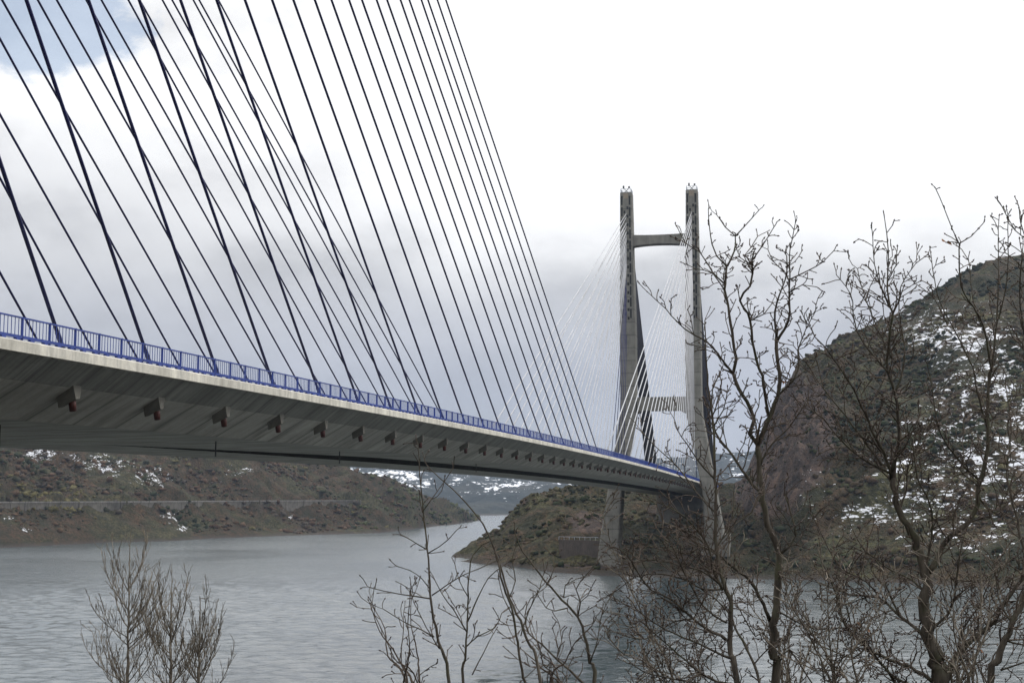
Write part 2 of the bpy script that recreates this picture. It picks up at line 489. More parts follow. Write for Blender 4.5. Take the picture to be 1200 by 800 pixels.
class Hill:
    """solid hill: shore line, crest line and back slope given per compass column"""
    def __init__(s, cols, shore, ridge, d1f, prof=1.0, amp=6, back=700, bslope=.16, rows=110, brows=24, seed=0, rsc=.012, mind=-31, cliff=0):
        s.cols = cols; R = rows + brows; V = np.zeros((len(cols), R, 3)); 
        s.q = np.zeros((len(cols), R))
        for i, x in enumerate(cols):
            ys = interp(shore, x); d0 = -WZ * F / max(2, (ys - 581.3)) * 1.003
            yr = interp(ridge, x); d1 = max(interp(d1f, x), d0 + 20)
            A = at(x, ys, d0); A.z = WZ; B = at(x, yr, d1)
            dirv = Vector((B.x - A.x, B.y - A.y, 0)); L = dirv.length; dirv.normalize()
            pf = prof(x) if callable(prof) else prof
            for j in range(R):
                if j < 8:      # under water
                    u = (j - 8) / 8.0; P = Vector((A.x, A.y, WZ)) + dirv * (u * 20); P.z = WZ + u * 9; q = 0
                elif j < rows:
                    q = (j - 8) / (rows - 9); P = A + dirv * (L * q)
                    P.z = WZ + (B.z - WZ) * (q ** pf)
                else:
                    u = (j - rows + 1) / brows; u = u * u; q = 1
                    P = Vector((B.x, B.y, B.z)) + dirv * (u * back); P.z = B.z - bslope * u * back
                rug = cliff * math.exp(-((x - 925) / 60) ** 2); n1 = fr((P.x * rsc, P.y * rsc, seed)); n2 = fr((P.x * rsc * 5, P.y * rsc * 5, seed + 9)); 
                n3 = fr((P.x * rsc * 18, P.y * rsc * 18, seed + 5), octs=3)
                w = min(1, max(0, q) * 6) if j < rows else 1
                wr = 1 - .75 * max(0, 1 - abs(q - 1) * 9) if j < rows else min(1, .25 + (j - rows) * .12)
                P.z += w * (amp * wr * n1 + amp * (.3 + rug) * (0.4 + .6 * wr) * n2 + amp * .07 * n3)
                P.z = max(P.z, mind)
                V[i, j] = P; s.q[i, j] = q
        s.V = V; s.rows = rows; s.R = R
    def faces(s):
        n, R = len(s.cols), s.R
        i, j = np.meshgrid(np.arange(n - 1), np.arange(R - 1), indexing='ij'); a = (i * R + j).ravel()
        return np.stack([a, a + R, a + R + 1, a + 1], 1)
    def sample(s, u, v):
        """u,v arrays in 0..1 over columns / front rows"""
        n = len(s.cols) - 1; x = u * n; y = 8 + v * (s.rows - 9)
        i = np.minimum(x.astype(int), n - 1); j = y.astype(int); fx = (x - i)[:, None]; fy = (y - j)[:, None]
        V = s.V
        return (V[i, j] * (1 - fx) * (1 - fy) + V[i + 1, j] * fx * (1 - fy) + V[i, j + 1] * (1 - fx) * fy + V[i + 1, j + 1] * fx * fy)

def project(P):
    """world -> photo pixel, arrays"""
    x, y, z = P[..., 0], P[..., 1], P[..., 2]
    Y = y * cp + z * sp; Z = -y * sp + z * cp
    return 600 + F * x / Y, 400 - F * Z / Y

def hill_mat(name, cols, snowc=(.78, .80, .84), rock=None, sscale=(.10, .10, .24), thr=.5, scale=.05, zb=None, road=None):
    """ground colours mixed by noise; 'snow' and 'rock' attributes say how much snow / bare rock lies where"""
    t = NT(name); o = t.obj()
    n1 = t.noise(o, scale, 6, .65); n2 = t.noise(o, scale * 6, 5, .65); n3 = t.noise(o, scale * 25, 4, .7)
    c = t.ramp(n1, [(.32 + .36 * i / (len(cols) - 1), k) for i, k in enumerate(cols)])
    c = t.mix(t.ramp(n2, [(.40, 0), (.62, .85)]), c, cols[0])
    c = t.mix(t.ramp(n3, [(.42, .7), (.60, 0)]), c, tuple(x * .35 for x in cols[0]))
    if rock:
        ar = t.n('ShaderNodeAttribute', attribute_name='rock')
        rn = t.noise(t.mapping(o, (.22, .22, .07), (.5, .35, 0)), 1, 8, .78)
        rc = t.ramp(rn, [(.36, rock[0]), (.5, rock[1]), (.62, rock[2])])
        c = t.mix(t.ramp(t.math('ADD', ar.outputs['Fac'], t.math('MULTIPLY', t.math('SUBTRACT', n2, .5), .9)), [(.45, 0), (.6, 1)]), c, rc)
    sn = t.n('ShaderNodeAttribute', attribute_name='snow')
    sv = t.noise(t.mapping(o, sscale), 1, 5, .62)
    sv2 = t.noise(t.mapping(o, tuple(k * 4.5 for k in sscale)), 1, 3, .6)
    f = t.math('ADD', t.math('MULTIPLY', sv, .58), t.math('MULTIPLY', sv2, .42))
    f = t.math('ADD', f, t.math('MULTIPLY', t.math('SUBTRACT', sn.outputs['Fac'], .5), .34))
    c = t.mix(t.ramp(f, [(thr + .03, 0), (thr + .065, 1)]), c, snowc)
    # bare wet band of shore
    sx = t.n('ShaderNodeSeparateXYZ'); t.l(o, sx.inputs[0])
    zz = t.math('ADD', sx.outputs[2], t.math('MULTIPLY', n2, -3))
    sh = t.ramp(t.math('MULTIPLY_ADD', zz, .1, 3.0 - .55), [(.0, 1), (.18, 0)])
    c = t.mix(t.math('MULTIPLY', sh, .9), c, t.mix(n3, (.09, .075, .065), (.035, .03, .027)))
    t.bump(t.math('ADD', n2, n3), 1.0, 2.2)
    return t.fin(c, .95, spec=.15)

def lump_scatter(name, P, size, cols, parent=None, flat=.8, mat=None):
    """many small irregular bushes; P (n,3), size (n,), cols (n,3)"""
    g = (1 + 5 ** .5) / 2
    iv = np.array([(-1,g,0),(1,g,0),(-1,-g,0),(1,-g,0),(0,-1,g),(0,1,g),(0,-1,-g),(0,1,-g),(g,0,-1),(g,0,1),(-g,0,-1),(-g,0,1)]); iv /= np.linalg.norm(iv[0])
    it = np.array([(0,11,5),(0,5,1),(0,1,7),(0,7,10),(0,10,11),(1,5,9),(5,11,4),(11,10,2),(10,7,6),(7,1,8),(3,9,4),(3,4,2),(3,2,6),(3,6,8),(3,8,9),(4,9,5),(2,4,11),(6,2,10),(8,6,7),(9,8,1)])
    n = len(P)
    jit = rng.uniform(.3, 1.5, (n, 12, 1)); ang = rng.uniform(0, 6.283, n)
    v = iv[None] * jit
    c_, s_ = np.cos(ang)[:, None], np.sin(ang)[:, None]
    x = v[..., 0] * c_ - v[..., 1] * s_; y = v[..., 0] * s_ + v[..., 1] * c_
    v = np.stack([x, y, v[..., 2] * flat], -1) * size[:, None, None] + P[:, None, :] + np.array([0, 0, 1]) * (size * .3)[:, None, None]
    Fc = (it[None] + (np.arange(n) * 12)[:, None, None]).reshape(-1, 3)
    cc = np.repeat(cols[:, None], 12, 1).reshape(-1, 3) * rng.uniform(.75, 1.25, (n * 12, 1))
    o = np_mesh(name, v.reshape(-1, 3), Fc, mat, parent, False, {'tint': cc}, 3)
    return o

t = NT('bush_foliage'); a = t.n('ShaderNodeAttribute', attribute_name='tint'); nn = t.noise(t.obj(), 2.2, 4, .7)
M['bush'] = t.fin(t.mix(t.ramp(nn, [(.35, .75), (.65, 0)]), a.outputs['Color'], (.012, .012, .009)), .95, spec=.1)

# ---- water
t = NT('lake_water'); o = t.obj()
w1 = t.noise(t.mapping(o, (.09, .24, 1), (0, 0, .15)), 1, 4, .6); w2 = t.noise(t.mapping(o, (.5, 1.2, 1), (0, 0, -.1)), 1, 4, .6); w3 = t.noise(o, .012, 3, .5)
hh = t.math('ADD', t.math('MULTIPLY', w1, 1.0), t.math('MULTIPLY', w2, .35))
gl = t.ramp(w3, [(.35, .35), (.6, 1)])
hh = t.math('MULTIPLY', hh, gl)
t.bump(hh, 1.0, .6)
M['water'] = t.fin(t.mix(w3, (.036, .05, .054), (.05, .066, .07)), .16, spec=.5)
t.b.inputs['IOR'].default_value = 1.72
XS = np.linspace(-5900, 5900, 41)
def sheet(name, z, mat, kind='structure'):
    n = len(XS); X, Y = np.meshgrid(XS, XS, indexing='ij'); V = np.stack([X, Y, np.full_like(X, z)], -1).reshape(-1, 3)
    i, j = np.meshgrid(np.arange(n - 1), np.arange(n - 1), indexing='ij'); a = (i * n + j).ravel()
    o = np_mesh(name, V, np.stack([a, a + n, a + n + 1, a + 1], 1), mat); tag(o, kind=kind); return o
sheet('water', WZ - .35, M['water'])
pxs = np.arange(-500, 1700, 5.0); ys = np.concatenate([np.arange(602.5, 640, .5), np.arange(640, 720, .42), np.arange(720, 830, .42), np.arange(830, 1000, 6)])
Yd = -WZ * F / (ys - 581.26)
Xg = (pxs[:, None] - 600) / F * Yd[None, :]; Yg = np.repeat(Yd[None, :], len(pxs), 0); Zg = np.full_like(Xg, WZ)
spc = np.abs(np.gradient(Yd)); wr_ = np.random.default_rng(5)
patch = .75 + .35 * np.sin(Xg * .013 + 1.3 * np.sin(Yg * .011)) * np.sin(Yg * .017 + Xg * .004)
for k in range(70):
    lam = 1.8 * (6.5 / 1.8) ** wr_.random(); th = math.pi / 2 + .25 + wr_.normal(0, .85); kx, ky = math.cos(th) * 2 * math.pi / lam, math.sin(th) * 2 * math.pi / lam
    amp = .0042 * lam; fade = np.clip((lam / np.maximum(spc, .01) - 1.9) / 1.6, 0, 1)[None, :]
    Zg += patch * amp * fade * np.sin(Xg * kx + Yg * ky + wr_.uniform(0, 6.28))
nr = len(ys); Vw = np.stack([Xg, Yg, Zg], -1).reshape(-1, 3)
i, j = np.meshgrid(np.arange(len(pxs) - 1), np.arange(nr - 1), indexing='ij'); a = (i * nr + j).ravel()
o = np_mesh('water', Vw, np.stack([a, a + 1, a + nr + 1, a + nr], 1), M['water']); tag(o, kind='structure')
M['mud'] = simple('lake_bed_mud', (.12, .1, .08), .95, 0, .4, .05)
sheet('ground', -32, M['mud'])

# ---- left hillside with the old road on a bench
LC = np.arange(-800, 571, 3.0)
l_shore = [(-800, 668), (-300, 650), (0, 641), (60, 638), (120, 635), (200, 633), (250, 630), (330, 627), (440, 624), (480, 620), (500, 617), (540, 613), (556, 610), (575, 606)]
l_ridge = [(-800, 430), (-300, 440), (0, 455), (200, 492), (300, 515), (360, 534), (405, 547), (440, 556), (475, 568), (500, 579), (520, 587), (545, 599), (556, 606), (575, 616)]
l_d1 = [(-800, 900), (0, 930), (200, 1000), (405, 1080), (500, 1230), (556, 1420), (575, 1500)]
lh = Hill(LC, l_shore, l_ridge, l_d1, prof=.92, amp=17, seed=3, rsc=.011)
# bench for the road at z = -3
RZ = -3.2
for i in range(len(LC)):
    col = lh.V[i]
    if LC[i] > 450: continue
    j = int(np.argmax(col[:, 2] > RZ))
    if 12 < j < lh.rows - 4:
        z = col[:, 2]
        col[j - 1, 2] = RZ - .1; col[j, 2] = RZ; col[j + 1, 2] = RZ + .1; col[j + 2, 2] = max(col[j + 2, 2], RZ + 2.5)
        col[j - 2, 2] = min(col[j - 2, 2], RZ - 2.5)
px, py = project(lh.V.reshape(-1, 3))
def blob(cx, cy, rx, ry): return np.exp(-(((px - cx) / rx) ** 2 + ((py - cy) / ry) ** 2))
snow = .05 + .55 * (blob(120, 545, 40, 16) + blob(180, 560, 36, 24) + blob(285, 552, 30, 9) + blob(42, 535, 25, 12) + blob(200, 605, 20, 12) + blob(8, 608, 14, 8) + blob(30, 622, 12, 6) + blob(215, 620, 10, 6)+ blob(340,604,10,6) + .5 * blob(70, 530, 60, 10))
snow = np.clip(snow * 1.12, 0, .8)
M['lhill'] = hill_mat('left_hillside_soil', [(.035, .036, .02), (.075, .048, .03), (.10, .062, .036), (.075, .072, .035), (.13, .11, .055)], thr=.56, sscale=(.16, .16, .42), scale=.035)
o = np_mesh('hillside', lh.V.reshape(-1, 3), lh.faces(), M['lhill'], attrs={'snow': snow}); tag(o, kind='structure')

def palette(P, cols, wts, seed, sc_=.02):
    n = len(P); base = np.array([fr((p[0] * sc_, p[1] * sc_, seed + p[2] * sc_), octs=3) for p in P])
    k = np.clip(((base + .55) / 1.1) * len(cols) + rng.normal(0, .7, n), 0, len(cols) - 1).astype(int)
    return np.array(cols)[k]
n = 26000
u = rng.uniform(.12, .995, n); v = rng.uniform(.03, 1.0, n) ** .9; P = lh.sample(u, v)
keep = rng.random(n) < np.clip(.45 + 1.7 * np.array([fr((p[0] * .022, p[1] * .022, 2)) for p in P]), .03, 1)
qx, qy = project(P); keep &= ~((np.abs(P[:, 2] - RZ) < 2.4) & (qx < 440) & (rng.random(n) < .3)); P = P[keep]
cols = palette(P, [(.022, .03, .014), (.04, .045, .022), (.085, .05, .03), (.068, .056, .044), (.105, .066, .04), (.04, .042, .024), (.115, .10, .042)], None, 4, .011)
qx, qy = project(P); g = (qx > 420) & (rng.random(len(P)) < .6); cols[g] = np.array([.07, .08, .032])
lump_scatter('scrub', P, (.4 + 1.9 * rng.random(len(P)) ** 2.4), cols, None, .75, M['bush']); tag(bpy.data.objects['scrub'], 'brown and olive scrub covering the far left hillside', 'scrub', kind='stuff')

# road wall + guard rail along the bench
wl = MB(); gr = MB(); ptsr = []
for i in range(len(LC)):
    if not (-500 < LC[i] < 432): continue
    col = lh.V[i]; j = int(np.argmin(np.abs(col[:, 2] - (RZ - .1)))); ptsr.append(Vector(col[j]))
sm = []
for i in range(len(ptsr)):
    w = ptsr[max(0, i - 5):i + 6]; c = sum((p for p in w), Vector()) / len(w); sm.append(Vector((c.x, c.y, RZ)))
rw = empty('road_parapet', sm[len(sm) // 2]); tag(rw, 'low parapet on grey retaining wall along the lakeside road on the left hillside', 'parapet')
inv = -rw.location
for i in range(0, len(sm) - 1):
    a, b = sm[i] + inv, sm[i + 1] + inv
    d = (b - a).normalized(); nrm = Vector((d.y, -d.x, 0));
    if nrm.dot(-sm[i]) < 0: nrm = -nrm
    off = nrm * 2.6
    wl.hexa([a + off + Vector((0, 0, -6.5)), b + off + Vector((0, 0, -6.5)), b + off - nrm * 1.2 + Vector((0, 0, -6.5)), a + off - nrm * 1.2 + Vector((0, 0, -6.5))],
            [a + off, b + off, b + off - nrm * 1.2, a + off - nrm * 1.2])
    gr.bar(a + off + Vector((0, 0, .35)), b + off + Vector((0, 0, .35)), .5, .7)
M['rwall'] = mat_concrete('old_retaining_wall', (.13, .12, .105), (.07, .065, .055))
M['brown_w'] = mat_concrete('brown_terrace_wall', (.085, .07, .058), (.045, .038, .033))
M['rcap'] = mat_concrete('parapet_concrete', (.21, .20, .185), (.12, .115, .105))
wl.build('retaining_wall', M['rwall'], rw); gr.build('parapet_cap', M['rcap'], rw)

# ---- right headland and mountain
RC = np.arange(500, 1900, 2.5)
r_shore = [(500, 650), (532, 655), (560, 659), (600, 662), (650, 669), (700, 672.5), (760, 675), (850, 676), (950, 678), (1050, 681), (1200, 688), (1400, 700), (1900, 740)]
r_ridge = [(500, 700), (518, 672), (530, 655), (545, 642), (565, 629), (585, 622), (591, 610), (600, 600), (620, 586), (645, 572), (680, 566), (720, 566), (760, 569), (860, 570), (868, 566), (878, 545), (888, 520), (905, 480), (930, 441), (960, 411), (1000, 391), (1030, 378), (1060, 361), (1090, 345), (1130, 322), (1160, 309), (1200, 300), (1300, 270), (1500, 225), (1900, 150)]
r_d1 = [(500, 560), (560, 575), (620, 600), (700, 640), (860, 660), (900, 640), (960, 660), (1200, 760), (1500, 850), (1900, 900)]
rh = Hill(RC, r_shore, r_ridge, r_d1, prof=lambda x: float(np.interp(x, [560, 700, 860, 950, 1200], [.8, .95, 1.0, .82, .9])), amp=9, seed=21, rsc=.014, rows=150, cliff=1.3)
# level terrace under the bridge tower
V = rh.V
Vf = V.reshape(-1, 3); px, py = project(Vf)
q = rh.q.ravel()
snow = .13 + .43 * (np.clip((px - 915) / 130, 0, 1)) * np.clip((py - 330) / 60 + .1 * 0, 0, 1) * np.clip((683 - py) / 40, 0, 1)
snow += .25 * (blob(1090, 385, 70, 30) + .5 * blob(1150, 520, 80, 60) + blob(950, 545, 40, 25) + blob(985, 605, 60, 25)) - .5 * blob(1020, 440, 60, 50) - .35 * blob(960, 460, 60, 60) - .2 * blob(1040, 640, 60, 25)
snow = np.clip(snow + .3 * blob(635, 617, 14, 5), 0, .95); snow[(px < 890) & (px > 660)] = 0
rock = np.clip(1.25 * np.clip(blob(925, 505, 60, 75), 0, 1) + .9 * blob(890, 560, 40, 50), 0, 1) * (px > 862)
rock += .95 * blob(690, 612, 30, 16) + .8 * blob(700, 662, 80, 5) + .7 * blob(780, 600, 40, 16) + .6 * blob(575, 652, 30, 5) + .55 * blob(612, 585, 14, 18)
M['rhill'] = hill_mat('right_mountain_soil', [(.03, .032, .016), (.06, .055, .027), (.10, .064, .038), (.08, .078, .036), (.15, .13, .065)],
                      rock=[(.024, .021, .02), (.065, .05, .042), (.13, .09, .07)], thr=.54, sscale=(.13, .13, .36), scale=.03)
o = np_mesh('mountain', Vf, rh.faces(), M['rhill'], attrs={'snow': snow, 'rock': np.clip(rock, 0, 1)}); tag(o, kind='structure')
n = 46000
u = rng.uniform(.0, 1.0, n) ** 1.1 * .72; v = rng.uniform(.02, 1.0, n); P = rh.sample(u, v); qx, qy = project(P)
keep = (P[:, 2] > WZ + 1.2) & ((rng.random(n) < np.clip(.42 + 1.9 * np.array([fr((p[0] * .03, p[1] * .03, 8)) for p in P]), .02, 1)))
keep &= ~((qx > 862) & (np.exp(-(((qx - 925) / 60) ** 2 + ((qy - 505) / 75) ** 2)) > .45) & (rng.random(n) < .85))
keep &= ~((qx < 870) & (rng.random(n) < .72))
# keep the ground under and in front of the tower legs clear
lw = [to_world(440, -4.5, 0), to_world(440, 27, 0)]
for c in lw: keep &= ((P[:, 0] - c.x) ** 2 + (P[:, 1] - c.y) ** 2) > 7.5 ** 2
P = P[keep]
cols = palette(P, [(.012, .017, .008), (.022, .03, .012), (.036, .042, .016), (.05, .036, .02), (.07, .047, .03), (.09, .082, .04)], None, 14)
qx, qy = project(P); g = (qx < 860) & (rng.random(len(P)) < .5); cols[g] = np.array([.075, .066, .034])
o = lump_scatter('heath_scrub', P, (.28 + 1.5 * rng.random(len(P)) ** 2.6), cols, None, .7, M['bush']); tag(o, 'dark green heather and scrub over the snowy right mountain and headland', 'scrub', kind='stuff')

# terrace wall on the headland shore beside the tower foot
A_, B_ = at(655, 632, 462), at(704, 632, 452); d = (B_ - A_).normalized(); nn_ = Vector((d.y, -d.x, 0))
tw = empty('retaining_wall', A_); tag(tw, 'grey terrace wall on the headland shore left of the far tower foot', 'wall')
m = MB(); L = (B_ - A_).length; dd_ = Vector((d.x, d.y, 0)) * L; up = Vector((0, 0, -9)); th = nn_ * -1.0
m.hexa([up, dd_ + up, dd_ + up + th, up + th], [Vector(), dd_, dd_ + th, th]); m.build('wall_face', M['brown_w'], tw)
m = MB()
for i in range(9):
    p = dd_ * (i / 8); m.bar(p, p + Vector((0, 0, 1)), .1, .1)
m.bar(Vector((0, 0, 1)), dd_ + Vector((0, 0, 1)), .1, .1); m.build('handrail', M['steel'], tw)

# ---- distant snowy mountain
DC = np.arange(-900, 2100, 6.0)
d_shore = [(-900, 603.5), (2100, 603.5)]
d_ridge = [(-900, 520), (0, 528), (300, 536), (420, 540), (520, 538), (640, 545), (760, 540), (860, 530), (1000, 520), (1400, 500), (2100, 500)]
dh = Hill(DC, d_shore, d_ridge, [(-900, 3400), (2100, 3400)], prof=1.15, amp=28, seed=40, rsc=.0022, rows=80, brows=12)
px, py = project(dh.V.reshape(-1, 3))
snow = np.clip(.33 + .25 * np.clip((596 - py) / 25, 0, 1) + .25 * blob(440, 560, 60, 14) + .2 * blob(600, 570, 30, 12), 0, .8); snow[py > 597] = 0
M['dhill'] = hill_mat('distant_mountain_forest', [(.02, .028, .03), (.03, .038, .038), (.045, .05, .045), (.06, .055, .045)], thr=.57, sscale=(.03, .016, .05), scale=.004)
o = np_mesh('distant_mountain', dh.V.reshape(-1, 3), dh.faces(), M['dhill'], attrs={'snow': snow}); tag(o, kind='structure')

# ---- near bank below the camera
def gz(x, y):
    r = float(np.interp(y, [-400, -60, -10, 0, 4, 10, 16, 30, 50, 70, 95], [30, 8, -.9, -1.65, -2.3, -4.3, -6.8, -13, -20.5, -25, -33]))
    return r + .5 * fr((x * .08, y * .08, 1)) + .12 * fr((x * .5, y * .5, 2))
GX = np.linspace(-260, 260, 131); GY = np.linspace(-380, 95, 140)
V = np.array([[(x, y, gz(x, y)) for y in GY] for x in GX]); n1, n2_ = V.shape[:2]
i, j = np.meshgrid(np.arange(n1 - 1), np.arange(n2_ - 1), indexing='ij'); a = (i * n2_ + j).ravel()
M['bank'] = hill_mat('near_bank_soil', [(.05, .05, .025), (.09, .075, .045), (.13, .11, .06)], thr=.8, scale=.4)
o = np_mesh('bank', V.reshape(-1, 3), np.stack([a, a + n2_, a + n2_ + 1, a + 1], 1), M['bank'], attrs={'snow': np.zeros(n1 * n2_)}); tag(o, kind='structure')

# ------------------------------------------------------------------ bare trees
t = NT('oak_bark'); o = t.obj(); n1 = t.noise(t.mapping(o, (14, 14, 3)), 1, 5, .7); n2 = t.noise(o, 2.5, 4, .6)
c = t.ramp(n1, [(.3, (.022, .019, .015)), (.6, (.08, .069, .055)), (.8, (.15, .135, .112))])
c = t.mix(t.ramp(n2, [(.5, 0), (.68, .55)]), c, (.055, .062, .032)); t.bump(n1, .8, .01); M['bark'] = t.fin(c, .92, spec=.15)
t = NT('twig_bark'); n2 = t.noise(t.obj(), 4, 3); M['twig'] = t.fin(t.ramp(n2, [(.35, (.035, .027, .022)), (.65, (.11, .088, .068))]), .85, spec=.2)
t = NT('grey_twig_bark'); n2 = t.noise(t.obj(), 4, 3); M['gtwig'] = t.fin(t.ramp(n2, [(.35, (.065, .054, .042)), (.65, (.19, .165, .13))]), .85, spec=.2)
M['bud'] = simple('bud_scales', (.05, .032, .024), .7)
M['leaf'] = simple('dead_leaf', (.22, .10, .045), .8, 0, .4, 20)

def cat(pts, step):
    """Catmull-Rom resample of (Vector, radius) list"""
    out = []; n = len(pts)
    for i in range(n - 1):
        p0, p1, p2, p3 = pts[max(i - 1, 0)], pts[i], pts[i + 1], pts[min(i + 2, n - 1)]
        k = max(1, int((p2[0] - p1[0]).length / step))
        for j in range(k):
            u = j / k; u2, u3 = u * u, u * u * u
            p = .5 * ((2 * p1[0]) + (p2[0] - p0[0]) * u + (2 * p0[0] - 5 * p1[0] + 4 * p2[0] - p3[0]) * u2 + (3 * p1[0] - p0[0] - 3 * p2[0] + p3[0]) * u3)
            out.append((p, p1[1] + (p2[1] - p1[1]) * u))
    out.append(pts[-1]); return out

class Tree:
    def __init__(s, name, Y, px_base, label, category='tree', group=None, bark='bark', twig='twig', seed=0, step=None, rmin=None):
        s.R = random.Random(seed); s.Y = Y; s.m = Y / F                # metres per pixel
        b = at(px_base, 800, Y); z = gz(b.x, Y)
        s.root = empty(name, (b.x, Y, z)); tag(s.root, label, category, group)
        s.o = Vector((b.x, Y, z)); s.trunk = MB(); s.limbs = MB(); s.tw = MB(); s.bud = MB(); s.placed = []
        s.bark = M[bark]; s.twig = M[twig]; s.rmin = rmin or .00030 * Y; s.step = step or s.m * 9; s.lf = MB(); s.wob = .24; s.amin = 30; s.amax = 70
    def near(s, px, py):
        best = None
        for (x, y, Y) in s.placed:
            d = (x - px) ** 2 + (y - py) ** 2
            if best is None or d < best[0]: best = (d, Y)
        return best[1] if best and best[0] < 40 ** 2 else s.Y + s.R.uniform(-.6, .6)
    def limb(s, pts, w0, w1, trunk=False, tw=1.0, L=None, drift=None, ground=False, kink=1.0, up=.35, hidetw=.13):
        """pts = photo pixels; w0,w1 = widths in pixels"""
        y0 = s.near(*pts[0]) if s.placed else s.Y
        dr = drift if drift is not None else s.R.uniform(-.45, .45) * (0.25 if trunk else 1)
        tot = 0; P = []; 
        for i, (x, y) in enumerate(pts):
            if i: tot += math.hypot(x - pts[i - 1][0], y - pts[i - 1][1])
            Y = y0 + dr * tot * s.m
            P.append([at(x, y, Y) - s.o, tot]); s.placed.append((x, y, Y))
            if i:
                for k in range(1, 4): 
                    q = k / 4; s.placed.append((pts[i-1][0] * (1 - q) + x * q, pts[i-1][1] * (1 - q) + y * q, y0 + dr * s.m * (P[i - 1][1] * (1 - q) + tot * q)))
        pr = [(p, .40 * s.m * (w0 + (w1 - w0) * (d / tot) ** .7)) for p, d in P]
        if ground:
            p0 = pr[0][0]; gx = p0.x * .8; q = Vector((gx, s.R.uniform(-.2, .2), -.3)); r0 = pr[0][1]
            mid = p0.lerp(q, .5) + Vector((s.R.uniform(-.1, .1), 0, 0))
            pr = [(q, r0 * 1.7), (q + Vector((0, 0, .5)), r0 * 1.35), (mid, r0 * 1.15)] + pr
        path = cat(pr, s.step)
        path = [(p + Vector([s.R.gauss(0, 1) for _ in range(3)]) * min(r * .35, .02) * kink, r * s.R.uniform(.93, 1.1)) for p, r in path]
        (s.trunk if trunk else s.limbs).tube([p for p, r in path], [max(r, s.rmin) for p, r in path], 10 if w0 > 5 else 7)
        if tw > 0: s.twigs(path, tw, L, up, hidetw)
        return path
    def twigs(s, path, dens, L, up, hide):
        R = s.R; n = len(path); az = R.uniform(0, 6.28)
        seglen = [(path[i + 1][0] - path[i][0]).length for i in range(n - 1)]; tot = sum(seglen); acc = 0
        Lm = L * 1.25 if L else min(1.1, .55 * tot + .15)
        for i in range(n - 1):
            acc += seglen[i]; q = acc / tot
            if q < hide: continue
            lam = dens * seglen[i] / (.066 if s.Y < 25 else .12)
            k = int(lam) + (R.random() < lam - int(lam))
            for _ in range(k):
                p, r = path[i]; d = (path[i + 1][0] - p).normalized(); az += 2.4 + R.uniform(-.5, .5)
                o = d.orthogonal(); o.rotate(Quaternion(d, az)); ang = math.radians(R.uniform(s.amin, s.amax))
                v = d * math.cos(ang) + o * math.sin(ang); v.z += up * R.uniform(.3, 1.2); v.normalize()
                s.grow(p, v, Lm * R.uniform(.25, 1) * (1 - .55 * q), min(r * .6, .0035 + Lm * .0085), 0, up)
        # the end of the limb carries a few fine shoots
        p, r = path[-1]; d = (path[-1][0] - path[-2][0]).normalized()
        for _ in range(2):
            v = (d + Vector([R.gauss(0, .4) for _ in range(3)])).normalized(); s.grow(p, v, Lm * R.uniform(.2, .5), max(r, s.rmin), 1, up)
    def grow(s, p, v, L, r, lvl, up):
        R = s.R; n = max(3, int(L / .075)) if s.Y < 25 else max(3, int(L / .14)); n = min(n, 12); st = L / n; r = max(r, s.rmin)
        pts = [p.copy()]; rs = [r]; kids = []
        for i in range(n):
            v = (v + Vector([R.gauss(0, s.wob) for _ in range(3)]) + Vector((0, 0, up * .12))).normalized()
            p = p + v * st; q = (i + 1) / n; rr = max(r * (1 - .72 * q), s.rmin); pts.append(p.copy()); rs.append(rr)
            if lvl < 2 and L > .16 and R.random() < (.8 if lvl == 0 else .5): kids.append((p.copy(), v.copy(), q, rr))
            if R.random() < .22 and s.Y < 25: s.budat(p + Vector([R.gauss(0, 1) for _ in range(3)]).normalized() * rr, v, rr * 1.7)
        s.tw.tube(pts, rs, 5 if lvl == 0 else 4, cap=False)
        if s.Y < 25: s.budat(p, v, max(rs[-1] * 2.0, .00054 * s.Y))
        for (kp, kv, q, rr) in kids:
            o = kv.orthogonal(); o.rotate(Quaternion(kv, R.uniform(0, 6.28))); ang = math.radians(R.uniform(s.amin, s.amax - 5))
            w = kv * math.cos(ang) + o * math.sin(ang); w.z += up * R.random() * .8; w.normalize()
            s.grow(kp, w, L * R.uniform(.2, .6) * (1.1 - .5 * q), rr * .8, lvl + 1, up)
    def budat(s, p, v, r):
        r = r * s.R.uniform(.8, 1.3); a = v.orthogonal().normalized(); b = v.cross(a); n = len(s.bud.v)
        s.bud.v += [tuple(p - v * r * .8), tuple(p + a * r), tuple(p + b * r), tuple(p - a * r), tuple(p - b * r), tuple(p + v * r * 2.2)]
        s.bud.f += [(n, n + 2, n + 1), (n, n + 3, n + 2), (n, n + 4, n + 3), (n, n + 1, n + 4), (n + 5, n + 1, n + 2), (n + 5, n + 2, n + 3), (n + 5, n + 3, n + 4), (n + 5, n + 4, n + 1)]
    def leaf(s, x, y, size=.05):
        p = at(x, y, s.near(x, y)) - s.o; R = s.R; n = len(s.lf.v)
        a = Vector([R.gauss(0, 1) for _ in range(3)]).normalized() * size; b = a.orthogonal().normalized() * size * .45
        c = a.cross(b).normalized() * size * .25
        s.lf.v += [tuple(p), tuple(p + a * .4 + b + c), tuple(p + a * .5), tuple(p + a * .4 - b + c), tuple(p + a * 1.1 + c * .5), tuple(p+a*.8+b*.8+c), tuple(p+a*.8-b*.8+c)]
        s.lf.f += [(n, n + 1, n + 2), (n, n + 2, n + 3), (n + 2, n + 1, n + 5, n + 4), (n + 2, n + 4, n + 6, n + 3)]
